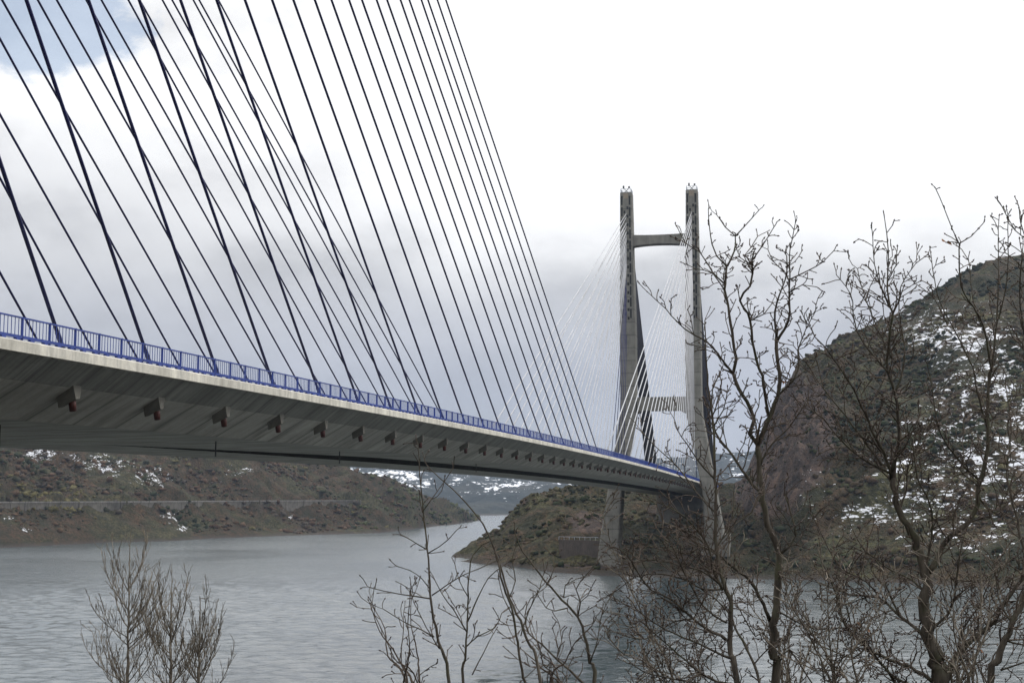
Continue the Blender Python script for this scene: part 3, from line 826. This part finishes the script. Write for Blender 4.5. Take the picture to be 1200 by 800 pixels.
    def done(s):
        if s.trunk.v: s.trunk.build('trunk', s.bark, s.root, True)
        if s.limbs.v: s.limbs.build('limbs', s.bark, s.root, True)
        if s.tw.v: s.tw.build('twigs', s.twig, s.root, True)
        if s.bud.v: s.bud.build('buds', M['bud'], s.root, True)
        if s.lf.v: s.lf.build('dead_leaves', M['leaf'], s.root)
        print(s.root.name, len(s.limbs.v), len(s.tw.v), len(s.bud.v))

OG = 'bare oaks on the near bank'
# oak A: straight trunk at x=910
T = Tree('oak_tree', 17, 910, 'bare oak with straight dark trunk forking in front of the cliff edge', 'tree', OG, seed=1)
T.limb([(910, 800), (906, 765), (909, 720), (912, 675), (913, 645), (904, 622), (896, 595), (890, 550), (887, 522)], 13, 7, True, tw=.35, ground=True, L=.6, up=.2)
T.limb([(887, 522), (879, 507), (884, 492), (876, 472), (865, 455), (859, 437)], 6.5, 5, tw=.9, L=.55)
T.limb([(859, 437), (850, 427), (839, 412), (828, 400), (822, 397), (802, 385), (780, 362), (764, 347)], 3.6, 1.2, tw=.8, L=.38)
T.limb([(859, 437), (862, 420), (859, 397), (852, 350), (849, 332), (852, 312)], 5, 3.2, tw=.45, L=.35)
T.limb([(852, 312), (840, 300), (834, 286), (831, 265), (830, 245)], 2.6, 1.1, tw=.8, L=.22)
T.limb([(852, 312), (860, 295), (862, 277), (850, 266), (840, 252)], 3, 1.2, tw=.8, L=.22)
T.limb([(862, 277), (872, 266), (889, 247)], 2, 1.1, tw=.7, L=.15)
T.limb([(849, 332), (840, 325), (826, 305), (820, 295), (804, 285), (794, 267)], 2.8, 1.1, tw=.8, L=.3)
T.limb([(849, 340), (835, 320), (815, 315), (805, 310)], 2, 1, tw=.7, L=.25)
T.limb([(887, 522), (895, 507), (900, 490), (912, 462), (914, 437), (910, 412), (910, 395)], 7, 5, tw=.8, L=.5)
T.limb([(910, 395), (909, 365), (915, 340), (922, 322), (922, 300)], 3.6, 1.6, tw=1.1, L=.35)
T.limb([(910, 400), (924, 375), (925, 340), (926, 320), (925, 300), (932, 262)], 4.2, 1.1, tw=1.2, L=.35)
T.limb([(926, 327), (947, 317), (964, 307), (977, 294)], 2.2, 1, tw=.8, L=.22)
T.limb([(925, 342), (940, 334), (957, 336)], 1.8, 1, tw=.9, L=.2)
T.limb([(919, 318), (905, 305), (900, 292)], 1.8, 1, tw=.8, L=.2)
T.limb([(900, 487), (896, 460), (890, 432), (881, 400), (880, 375), (867, 352), (879, 335), (882, 320)], 4.8, 2.8, tw=.8, L=.4)
T.limb([(882, 320), (882, 305), (892, 290), (900, 277), (907, 266)], 2.4, 1.1, tw=1.0, L=.25)
T.limb([(882, 320), (872, 300), (880, 290), (888, 277)], 2, 1, tw=1, L=.25)
T.limb([(882, 312), (868, 302), (865, 296)], 1.8, 1, tw=1, L=.2)
T.limb([(880, 375), (895, 368), (905, 355)], 2, 1, tw=1, L=.25)
T.limb([(912, 462), (930, 445), (936, 430), (935, 410), (945, 385), (955, 365)], 3.2, 1.2, tw=1.2, L=.4)
T.limb([(914, 437), (926, 445), (933, 450)], 2, 1, tw=1, L=.3)
T.limb([(893, 580), (870, 550), (852, 525), (838, 505), (834, 480), (835, 455)], 5, 2, tw=.9, L=.5)
T.limb([(890, 545), (905, 520), (925, 500), (945, 470)], 3.4, 1.4, tw=1.2, L=.5)
T.limb([(905, 728), (898, 715), (880, 682), (860, 665), (840, 647), (817, 630), (797, 620), (778, 612)], 6, 2, tw=1.0, L=.55, drift=-.3)
T.limb([(906, 765), (894, 740), (885, 745), (870, 720), (862, 705)], 3.2, 1.2, tw=.9, L=.45)
T.limb([(912, 770), (925, 760), (935, 775), (945, 790), (955, 805)], 3, 2, tw=.8, L=.5)
T.limb([(913, 650), (926, 640), (933, 628), (928, 605), (920, 580)], 4, 2, tw=1.2, L=.6)
T.limb([(912, 715), (927, 724), (952, 736), (980, 737)], 3, 1.4, tw=.9, L=.4)
T.leaf(918, 447, .06); T.leaf(920, 449, .05); T.leaf(884, 290, .04)
T.done()
# oak C: stem in front of the far tower
T = Tree('oak_tree', 14.5, 860, 'slender bare oak rising in front of the right tower leg, long limbs reaching left', 'tree', OG, seed=2)
T.limb([(862, 800), (856, 765), (855, 740), (856, 707), (848, 680), (840, 650), (839, 600), (838, 560), (836, 500), (831, 460), (827, 410), (826, 375)], 9, 1.6, True, tw=.55, ground=True, L=.45)
T.limb([(850, 748), (835, 740), (812, 725), (787, 702), (765, 692), (752, 677), (735, 650), (720, 640)], 5, 1.6, tw=1.1, L=.55, drift=-.35)
T.limb([(890, 830), (890, 797), (875, 760), (860, 732), (857, 712)], 5, 3, tw=.5, L=.5)
T.limb([(857, 706), (862, 688), (875, 683)], 2.6, 1.2, tw=1, L=.3)
T.limb([(855, 770), (828, 758), (790, 742), (765, 728), (745, 712)], 4, 1.5, tw=1.1, L=.5)
T.limb([(858, 800), (828, 793), (790, 762), (765, 740), (752, 728)], 4, 1.5, tw=1.0, L=.5)
T.limb([(858, 810), (815, 800), (790, 795), (755, 787), (735, 772)], 4, 1.4, tw=1.0, L=.45)
T.limb([(838, 560), (825, 548), (805, 520), (795, 505), (790, 490)], 2.8, 1.2, tw=.9, L=.35)
T.limb([(838, 600), (815, 575), (795, 548), (765, 520), (752, 505)], 3, 1.2, tw=.8, L=.4)
T.limb([(836, 500), (848, 480), (852, 460), (860, 445)], 2.2, 1, tw=1.1, L=.35)
T.limb([(834, 490), (842, 468), (846, 448)], 2, 1, tw=1.1, L=.35)
T.limb([(846, 690), (835, 665), (830, 640), (812, 615), (795, 600), (775, 590)], 4, 1.4, tw=1.1, L=.5)
T.limb([(845, 685), (820, 668), (790, 660), (760, 655), (735, 660)], 3, 1.2, tw=1.2, L=.5)
T.limb([(856, 720), (838, 700), (822, 690), (818, 672), (822, 660)], 3, 1.2, tw=1.1, L=.4)
T.limb([(840, 640), (860, 615), (880, 600), (895, 570)], 2.6, 1, tw=1, L=.45)
T.limb([(848, 690), (825, 690), (800, 678), (770, 672), (745, 676), (725, 690)], 3, 1.2, tw=1, L=.45)
T.limb([(852, 730), (830, 715), (812, 690), (795, 655), (785, 635), (765, 625)], 3.4, 1.2, tw=1.1, L=.5)
T.limb([(812, 725), (790, 728), (765, 745), (745, 748), (720, 740)], 2.6, 1.1, tw=1, L=.4)
T.limb([(840, 650), (822, 640), (806, 648), (785, 645), (760, 640)], 2.6, 1.1, tw=1.2, L=.45)
T.done()
# oak B: thick trunk at x=1095
T = Tree('oak_tree', 15.5, 1100, 'bare oak with the thickest trunk, spreading before the snowy mountainside', 'tree', OG, seed=3)
T.limb([(1103, 810), (1096, 770), (1087, 740), (1084, 710), (1085, 675), (1080, 650), (1070, 622), (1052, 598), (1046, 560)], 26, 7.5, True, tw=.35, ground=True, L=.7)
T.limb([(1046, 560), (1040, 540), (1022, 505), (1010, 475), (987, 435), (967, 407), (955, 395)], 5.5, 1.6, tw=1.2, L=.6)
T.limb([(1045, 552), (1052, 525), (1052, 475), (1040, 432), (1042, 400), (1046, 367)], 5.5, 3, tw=1.2, L=.6)
T.limb([(1046, 367), (1040, 345), (1041, 295), (1037, 257)], 3, 1.1, tw=1.0, L=.3)
T.limb([(1042, 360), (1032, 335), (1025, 310), (1022, 270)], 2.2, 1, tw=1, L=.3)
T.limb([(1045, 420), (1022, 370), (1010, 337), (1005, 315)], 2.8, 1, tw=1.2, L=.4)
T.limb([(1040, 435), (1010, 400), (1001, 375), (997, 345), (980, 322)], 3, 1, tw=1.2, L=.4)
T.limb([(1050, 460), (1060, 420), (1054, 365), (1056, 335), (1073, 309)], 3, 1, tw=1.1, L=.4)
T.limb([(1040, 330), (1050, 310), (1051, 295)], 1.6, 1, tw=1, L=.2)
T.limb([(1045, 555), (1010, 537), (980, 510), (965, 490), (945, 478)], 4, 1.2, tw=1.2, L=.55)
T.limb([(1035, 545), (1010, 512), (985, 480), (965, 455), (945, 425), (930, 405)], 4, 1.2, tw=1.1, L=.5)
T.limb([(1085, 672), (1100, 650), (1110, 630), (1132, 612), (1142, 598), (1147, 570), (1157, 525), (1157, 475), (1163, 430)], 9, 4.5, tw=.9, L=.6)
T.limb([(1163, 430), (1166, 400), (1168, 370), (1170, 335), (1170, 270)], 3.5, 1.1, tw=.9, L=.3)
T.limb([(1168, 380), (1180, 330), (1181, 255)], 2.2, 1.1, tw=.8, L=.22)
T.limb([(1162, 435), (1152, 380), (1130, 345), (1125, 325), (1124, 285)], 3.4, 1.8, tw=.9, L=.3)
T.limb([(1124, 285), (1117, 270), (1107, 245), (1097, 222)], 1.7, .9, tw=.35, L=.12)
T.limb([(1124, 285), (1138, 277), (1152, 262)], 1.6, .9, tw=.5, L=.12)
T.limb([(1150, 382), (1140, 350), (1135, 305), (1127, 292)], 1.8, .9, tw=.8, L=.2)
T.limb([(1157, 500), (1145, 460), (1140, 430), (1115, 380), (1100, 350), (1092, 308)], 3.4, 1.1, tw=1.0, L=.45)
T.limb([(1110, 380), (1095, 350), (1072, 332)], 1.8, 1, tw=.8, L=.3)
T.limb([(1147, 562), (1122, 537), (1102, 507), (1095, 475), (1090, 440)], 4, 1.2, tw=1.2, L=.55)
T.limb([(1145, 580), (1165, 600), (1180, 590), (1205, 560), (1220, 520)], 3.5, 1.2, tw=1.2, L=.6)
T.limb([(1084, 668), (1092, 630), (1090, 590), (1075, 560), (1070, 520)], 4.5, 1.4, tw=1.3, L=.6)
T.limb([(1052, 600), (1062, 575), (1065, 545), (1085, 500)], 3.6, 1.3, tw=1.2, L=.5)
T.limb([(1108, 795), (1122, 765), (1157, 735), (1178, 705), (1200, 675), (1225, 640)], 9, 4, tw=1.1, L=.6, drift=-.2)
T.limb([(1090, 740), (1115, 712), (1120, 682), (1125, 650), (1130, 625)], 5, 1.6, tw=1.2, L=.5)
T.limb([(1157, 735), (1175, 725), (1205, 715)], 3.5, 2, tw=1, L=.5)
T.limb([(1082, 745), (1055, 722), (1030, 700), (1000, 697), (985, 692), (960, 682)], 5.5, 2, tw=1.1, L=.55)
T.limb([(1095, 800), (1073, 785), (1042, 772), (1015, 757), (990, 730), (980, 695), (962, 655)], 6, 1.8, tw=1.1, L=.55, drift=-.3)
T.limb([(1095, 810), (1060, 800), (1035, 780), (1010, 745), (985, 735), (965, 740)], 5, 1.6, tw=1.1, L=.5)
T.limb([(1050, 800), (1040, 785), (1018, 762), (1000, 740), (990, 705)], 4.5, 1.6, tw=1, L=.5)
T.limb([(1086, 700), (1070, 680), (1045, 668), (1020, 650), (1000, 640)], 4, 1.3, tw=1.3, L=.5)
T.limb([(1015, 757), (1000, 770), (975, 762), (950, 748), (935, 720)], 3, 1.2, tw=1, L=.45)
T.limb([(1055, 722), (1040, 690), (1030, 660), (1010, 640), (990, 600)], 3.2, 1.2, tw=1.1, L=.5)
T.limb([(1030, 700), (1015, 680), (985, 665), (965, 630), (950, 600)], 2.8, 1.1, tw=1.1, L=.5)
T.limb([(1122, 765), (1130, 735), (1150, 705), (1160, 680), (1185, 655)], 3.4, 1.2, tw=1.1, L=.5)
T.limb([(1112, 790), (1138, 770), (1150, 790), (1155, 805)], 3, 2, tw=1, L=.5)
T.limb([(1124, 285), (1116, 283), (1108, 284)], 1.5, .9, tw=0)
T.leaf(1108, 284, .07); T.leaf(1109, 284, .06); T.leaf(1015, 738, .05); T.leaf(1150, 760, .05); T.leaf(1008, 733, .05)
T.done()
# oak D: leaning trunk at right edge
T = Tree('oak_tree', 13, 1165, 'bare oak with trunk leaning out to the right at the right edge', 'tree', OG, seed=4)
T.limb([(1162, 810), (1169, 775), (1177, 750), (1186, 730), (1200, 700), (1216, 660), (1232, 600), (1240, 520)], 11, 5, True, tw=.6, ground=True, L=.6)
T.limb([(1178, 750), (1200, 755), (1230, 750)], 3, 1.5, tw=1, L=.4)
T.limb([(1172, 785), (1200, 775), (1220, 760)], 3, 1.5, tw=1, L=.4)
T.limb([(1216, 660), (1200, 640), (1190, 600), (1180, 560), (1185, 500), (1178, 450)], 5, 1.4, tw=1.2, L=.5)
T.limb([(1232, 600), (1215, 560), (1212, 500), (1205, 420), (1195, 350), (1198, 300)], 5, 1.6, tw=1.1, L=.5)
T.limb([(1205, 420), (1215, 350), (1208, 290), (1190, 270), (1174, 242)], 2.5, 1.1, tw=1, L=.3)
T.limb([(1208, 300), (1196, 260), (1194, 242)], 2, 1.1, tw=1, L=.25)
T.limb([(1212, 340), (1195, 310), (1178, 296)], 1.8, 1, tw=1, L=.25)
T.limb([(1186, 730), (1170, 700), (1165, 660), (1150, 640)], 3.5, 1.3, tw=1.2, L=.5)
T.done()
# thin saplings in the middle
SG = 'bare saplings on the near bank'
T = Tree('sapling', 11, 525, 'upright bare sapling whose tip crosses the bridge deck, leftmost of the saplings mid-view', 'sapling', SG, twig='twig', seed=5)
T.limb([(527, 810), (512, 746), (504, 695), (501, 644), (495, 590), (492, 555), (490, 520)], 5, 1.3, True, tw=.3, ground=True, L=.22)
T.limb([(509, 746), (495, 738), (479, 731), (463, 722), (449, 713)], 2.4, 1, tw=.8, L=.2, up=.5)
T.limb([(503, 701), (485, 698), (470, 696), (450, 692), (431, 687)], 2.4, 1, tw=.8, L=.2, up=.5)
T.limb([(501, 648), (515, 640), (525, 632), (536, 620)], 2, 1, tw=.6, L=.15)
T.limb([(500, 644), (488, 636), (470, 626)], 2, 1, tw=.8, L=.15)
T.limb([(506, 697), (525, 684), (542, 674), (570, 662), (585, 655)], 2, 1, tw=.6, L=.2)
T.limb([(495, 600), (505, 585), (520, 565), (531, 548)], 1.8, 1, tw=.7, L=.18)
T.limb([(504, 690), (495, 678), (480, 668), (465, 663)], 1.6, 1, tw=.5, L=.15)
T.limb([(515, 760), (500, 735), (485, 705), (480, 690)], 1.8, 1, tw=.7, L=.2)
T.done()
T = Tree('sapling', 9.5, 625, 'pair of thin bare stems arching up to the left, tips below the deck', 'sapling', SG, seed=6)
T.limb([(634, 810), (617, 746), (598, 701), (584, 656), (566, 614), (539, 581), (515, 560), (500, 545)], 5, 1.4, True, tw=.12, ground=True, L=.2)
T.limb([(634, 810), (615, 800), (602, 725), (590, 686), (584, 659)], 4.5, 2.6, tw=.15, L=.2)
T.limb([(610, 745), (620, 715), (632, 690), (636, 675)], 2, 1.1, tw=.8, L=.2)
T.limb([(596, 700), (604, 680), (600, 655), (604, 640)], 1.8, 1, tw=.5, L=.15)
T.limb([(600, 720), (590, 700), (585, 680)], 1.6, 1, tw=.5, L=.15)
T.done()
T = Tree('sapling', 10.5, 545, 'bare forked sapling with reddish stem between the upright sapling and the arching pair', 'sapling', SG, seed=7)
T.limb([(542, 810), (545, 770), (548, 728), (549, 680), (554, 650), (565, 638), (578, 632)], 4, 1.3, True, tw=.4, ground=True, L=.2)
T.limb([(548, 728), (560, 700), (572, 677), (590, 662)], 2.6, 1.1, tw=.6, L=.2)
T.limb([(547, 740), (532, 715), (518, 695), (510, 680)], 2.2, 1, tw=.7, L=.2)
T.limb([(546, 758), (560, 745), (580, 735), (588, 718)], 2.2, 1, tw=.7, L=.2)
T.limb([(553, 790), (566, 765), (578, 742)], 2, 1, tw=.6, L=.2)
T.limb([(549, 700), (538, 680), (533, 660)], 1.6, 1, tw=.5, L=.15)
T.done()
T = Tree('sapling', 12, 690, 'bare sapling leaning left with forked crown, in front of the headland shore', 'sapling', SG, seed=8)
T.limb([(696, 812), (692, 775), (685, 745), (677, 722), (652, 695), (627, 665), (612, 645), (604, 625)], 6, 1.6, True, tw=.35, ground=True, L=.25)
T.limb([(683, 800), (668, 785), (652, 772), (635, 755), (620, 742), (615, 720), (622, 700), (636, 690)], 4, 1.2, tw=.8, L=.3)
T.limb([(677, 722), (680, 705), (675, 690), (688, 672), (700, 658)], 2.6, 1, tw=.9, L=.25)
T.limb([(665, 712), (650, 716), (640, 712), (632, 700)], 2, 1, tw=.8, L=.2)
T.limb([(660, 700), (662, 685), (675, 678)], 2, 1, tw=.8, L=.2)
T.limb([(692, 775), (700, 750), (705, 720), (715, 700)], 2.4, 1, tw=.9, L=.3)
T.limb([(652, 772), (658, 750), (655, 730)], 2, 1, tw=.8, L=.25)
T.limb([(640, 685), (650, 665), (648, 650)], 1.8, 1, tw=.8, L=.2)
T.done()

# low shrubs: many fine stems, generated
def shrub(name, Y, x0, label, category, group, n, top, spread, seed, bark='gtwig', L=.45, dens=.8, col='gtwig'):
    T = Tree(name, Y, x0, label, category, group, bark=bark, twig=col, seed=seed)
    R = random.Random(seed * 7 + 1)
    for i in range(n):
        xb = x0 + R.uniform(-.25, .25) * spread; xt = x0 + R.uniform(-1, 1) * spread; yt = top + abs(R.gauss(0, .35)) * (800 - top)
        pts = [(xb, 815 + R.uniform(0, 30)), ((xb * .6 + xt * .4) + R.uniform(-8, 8), 800 - (800 - yt) * .35), ((xb * .25 + xt * .75) + R.uniform(-8, 8), 800 - (800 - yt) * .7), (xt, yt)]
        T.placed = T.placed[:1]
        T.limb(pts, R.uniform(2.2, 4), 1, i == 0, tw=dens, ground=True, L=L, drift=R.uniform(-.6, .6), up=.5, hidetw=.2)
    T.done()
BG = 'bare bushes on the near bank'
shrub('bush', 13.5, 990, 'greyish bare bush between the straight-trunked oak and the thick-trunked oak', 'bush', BG, 10, 625, 90, 31)
shrub('bush', 12.5, 1135, 'greyish bare bush behind the leaning trunk at the lower right corner', 'bush', BG, 9, 640, 70, 32)
shrub('bush', 16.5, 790, 'dense tangle of bare grey twigs over the water below the far tower', 'bush', BG, 6, 600, 110, 33, L=.7, dens=.8)
shrub('bush', 10.5, 655, 'low bare bush at the bottom edge just right of the arching pair of stems', 'bush', BG, 6, 725, 60, 34, bark='twig', col='twig', L=.3)
shrub('bush', 11.5, 480, 'low bare bush at the bottom edge left of the upright sapling', 'bush', BG, 6, 700, 55, 35, bark='twig', col='twig', L=.3, dens=.5)
shrub('bush', 18, 930, 'bare grey thicket low behind the straight oak trunk', 'bush', BG, 5, 610, 80, 36, L=.6, dens=.7)

# poplars at lower left
def poplar(Y, x0, ytop, label, seed, n, w):
    T = Tree('poplar_tree', Y, x0, label, 'tree', 'bare poplars at the lower left', bark='gtwig', twig='gtwig', seed=seed, rmin=.0055); T.wob = .09; T.amin = 14; T.amax = 42
    T.limb([(x0 - 1, 812), (x0, 760), (x0 + 1, 700), (x0 + 2, ytop)], 5, 1.0, True, tw=.5, ground=True, L=.55, up=1.1)
    R = random.Random(seed)
    for i in range(n):
        y0 = R.uniform(ytop + 50, 830); sd = R.choice((-1, 1)); reach = w * R.uniform(.35, 1) * min(1, (y0 - ytop) / 130)
        hgt = R.uniform(45, 85) * (.7 + .3 * (y0 - ytop) / 160)
        pts = [(x0, y0), (x0 + sd * reach * .55, y0 - hgt * .35), (x0 + sd * reach * .85, y0 - hgt * .7), (x0 + sd * reach * 1.0, y0 - hgt)]
        T.limb(pts, 1.6, .8, tw=.9, L=.6, drift=R.uniform(-.9, .9), up=1.0)
    T.done()
poplar(32, 150, 640, 'bare poplar at lower left of the lake, tallest and leftmost of the three', 51, 26, 60)
poplar(30, 200, 678, 'bare poplar crown just right of the tallest poplar', 52, 20, 50)
poplar(33, 234, 700, 'small bare poplar crown at the right of the three poplars', 53, 16, 44)

# ------------------------------------------------------------------ haze
t = NT('lake_air'); 
vol = t.n('ShaderNodeVolumePrincipled'); vol.inputs['Color'].default_value = (.40, .49, .64, 1); vol.inputs['Density'].default_value = 8.5e-5; vol.inputs['Anisotropy'].default_value = .2
out = [n for n in t.t.nodes if n.type == 'OUTPUT_MATERIAL'][0]
t.t.nodes.remove(t.b); t.l(vol.outputs[0], out.inputs['Volume'])
m = MB(); m.box(-5990, 5990, -5990, 5990, -33, 420)
o = m.build('haze', t.m); tag(o, 'thin pale air haze over the lake and hills', 'haze', kind='stuff')

# ------------------------------------------------------------------ sky, sun
SUN_EL, SUN_AZ = math.radians(38), math.radians(62)      # azimuth clockwise from +Y (view direction)
w = bpy.data.worlds.new('World'); sc.world = w; w.use_nodes = True; nt = w.node_tree
for n in list(nt.nodes): nt.nodes.remove(n)
class WT(NT):
    def __init__(s): s.t = nt
W = WT()
sky = W.n('ShaderNodeTexSky', sky_type='NISHITA'); sky.sun_disc = False; sky.sun_elevation = SUN_EL; sky.sun_rotation = SUN_AZ
sky.air_density = 1.0; sky.dust_density = .6; sky.ozone_density = .3
bg1 = W.n('ShaderNodeBackground'); bg1.inputs[1].default_value = .15; W.l(sky.outputs[0], bg1.inputs[0])
tc = W.n('ShaderNodeTexCoord').outputs['Generated']
sx = W.n('ShaderNodeSeparateXYZ'); W.l(tc, sx.inputs[0]); X, Y, Z = sx.outputs
az = W.math('ARCTAN2', X, Y)                       # radians, 0 = view direction, + right
# cloud layer noise, flattened towards the horizon
mp = W.mapping(tc, (1, 1, 1.9))
c1 = W.noise(mp, 2.6, 8, .55); c2 = W.noise(mp, 7.5, 8, .55)
cl = W.math('ADD', W.math('MULTIPLY', c1, .6), W.math('MULTIPLY', c2, .4))
# height where the dark cloud base gives way to bright cloud: lower to the right
thr_ = W.math('ADD', .158, W.math('MULTIPLY', W.ramp(W.math('MULTIPLY_ADD', az, -1.6, .0), [(0.05, 0), (.5, 1)]), .065))
e = W.math('ADD', Z, W.math('MULTIPLY', W.math('SUBTRACT', cl, .5), .26))
wh = W.math('DIVIDE', W.math('SUBTRACT', e, W.math('SUBTRACT', thr_, .045)), .085, clamp=True)
wh = W.ramp(wh, [(0, 0), (1, 1)], 'EASE')
low = W.ramp(Z, [(-.1, (.42, .45, .5)), (.0, (.55, .57, .62)), (.09, (.585, .60, .655)), (.16, (.69, .695, .71)), (.3, (.79, .795, .82))])
shade = W.ramp(c2, [(.35, .86), (.6, 1.06)])
low = W.mix(1.0, low, shade, 'MULTIPLY')
hi = W.mix(W.ramp(c2, [(.48, 0), (.68, .8)]), (1.15, 1.15, 1.15), (.80, .80, .81))
# the right of the sky is burnt out
hi = W.mix(W.ramp(W.math('ADD', az, .2), [(.04, 0), (.16, 1)]), hi, (1.15, 1.15, 1.15))
hi = W.mix(W.ramp(Z, [(.38, 0), (.55, 1)]), hi, (2.2, 2.2, 2.25))
col = W.mix(wh, low, hi)
bg2 = W.n('ShaderNodeBackground'); bg2.inputs[1].default_value = 1.0; W.l(col, bg2.inputs[0])
# break in the cloud, upper left
dX = W.math('DIVIDE', W.math('SUBTRACT', az, -.335), .088); dZ = W.math('DIVIDE', W.math('SUBTRACT', Z, .318), .05)
dd = W.math('ADD', W.math('MULTIPLY', dX, dX), W.math('MULTIPLY', dZ, dZ))
dd = W.math('ADD', dd, W.math('MULTIPLY', W.math('SUBTRACT', W.noise(mp, 14, 6, .6), .5), 2.6))
cut = W.ramp(dd, [(.55, 1), (1.0, 0)], 'EASE')
ms = W.n('ShaderNodeMixShader'); W.l(W.math('MULTIPLY', cut, .62), ms.inputs[0]); W.l(bg2.outputs[0], ms.inputs[1]); W.l(bg1.outputs[0], ms.inputs[2])
wo = W.n('ShaderNodeOutputWorld'); W.l(ms.outputs[0], wo.inputs[0])

sd = bpy.data.lights.new('sun', 'SUN'); sd.energy = 1.7; sd.angle = math.radians(12); sd.color = (1, .965, .91)
so = bpy.data.objects.new('sun', sd); COL.objects.link(so)
dv = Vector((math.sin(SUN_AZ) * math.cos(SUN_EL), math.cos(SUN_AZ) * math.cos(SUN_EL), math.sin(SUN_EL)))
so.rotation_euler = dv.to_track_quat('Z', 'Y').to_euler()

sc.view_settings.view_transform = 'Standard'; sc.view_settings.look = 'None'; sc.view_settings.exposure = 0; sc.view_settings.gamma = 1
sc.view_settings.use_curve_mapping = False
sc.render.engine = 'CYCLES'
cy = sc.cycles
cy.use_denoising = True; cy.max_bounces = 6; cy.diffuse_bounces = 3; cy.glossy_bounces = 3; cy.transmission_bounces = 2; cy.volume_bounces = 1; cy.transparent_max_bounces = 6
cy.use_adaptive_sampling = True; cy.adaptive_threshold = .02
sc.render.resolution_x = 1024; sc.render.resolution_y = 682
sc.render.filter_size = 1.3 if hasattr(sc.render, 'filter_size') else 1.5
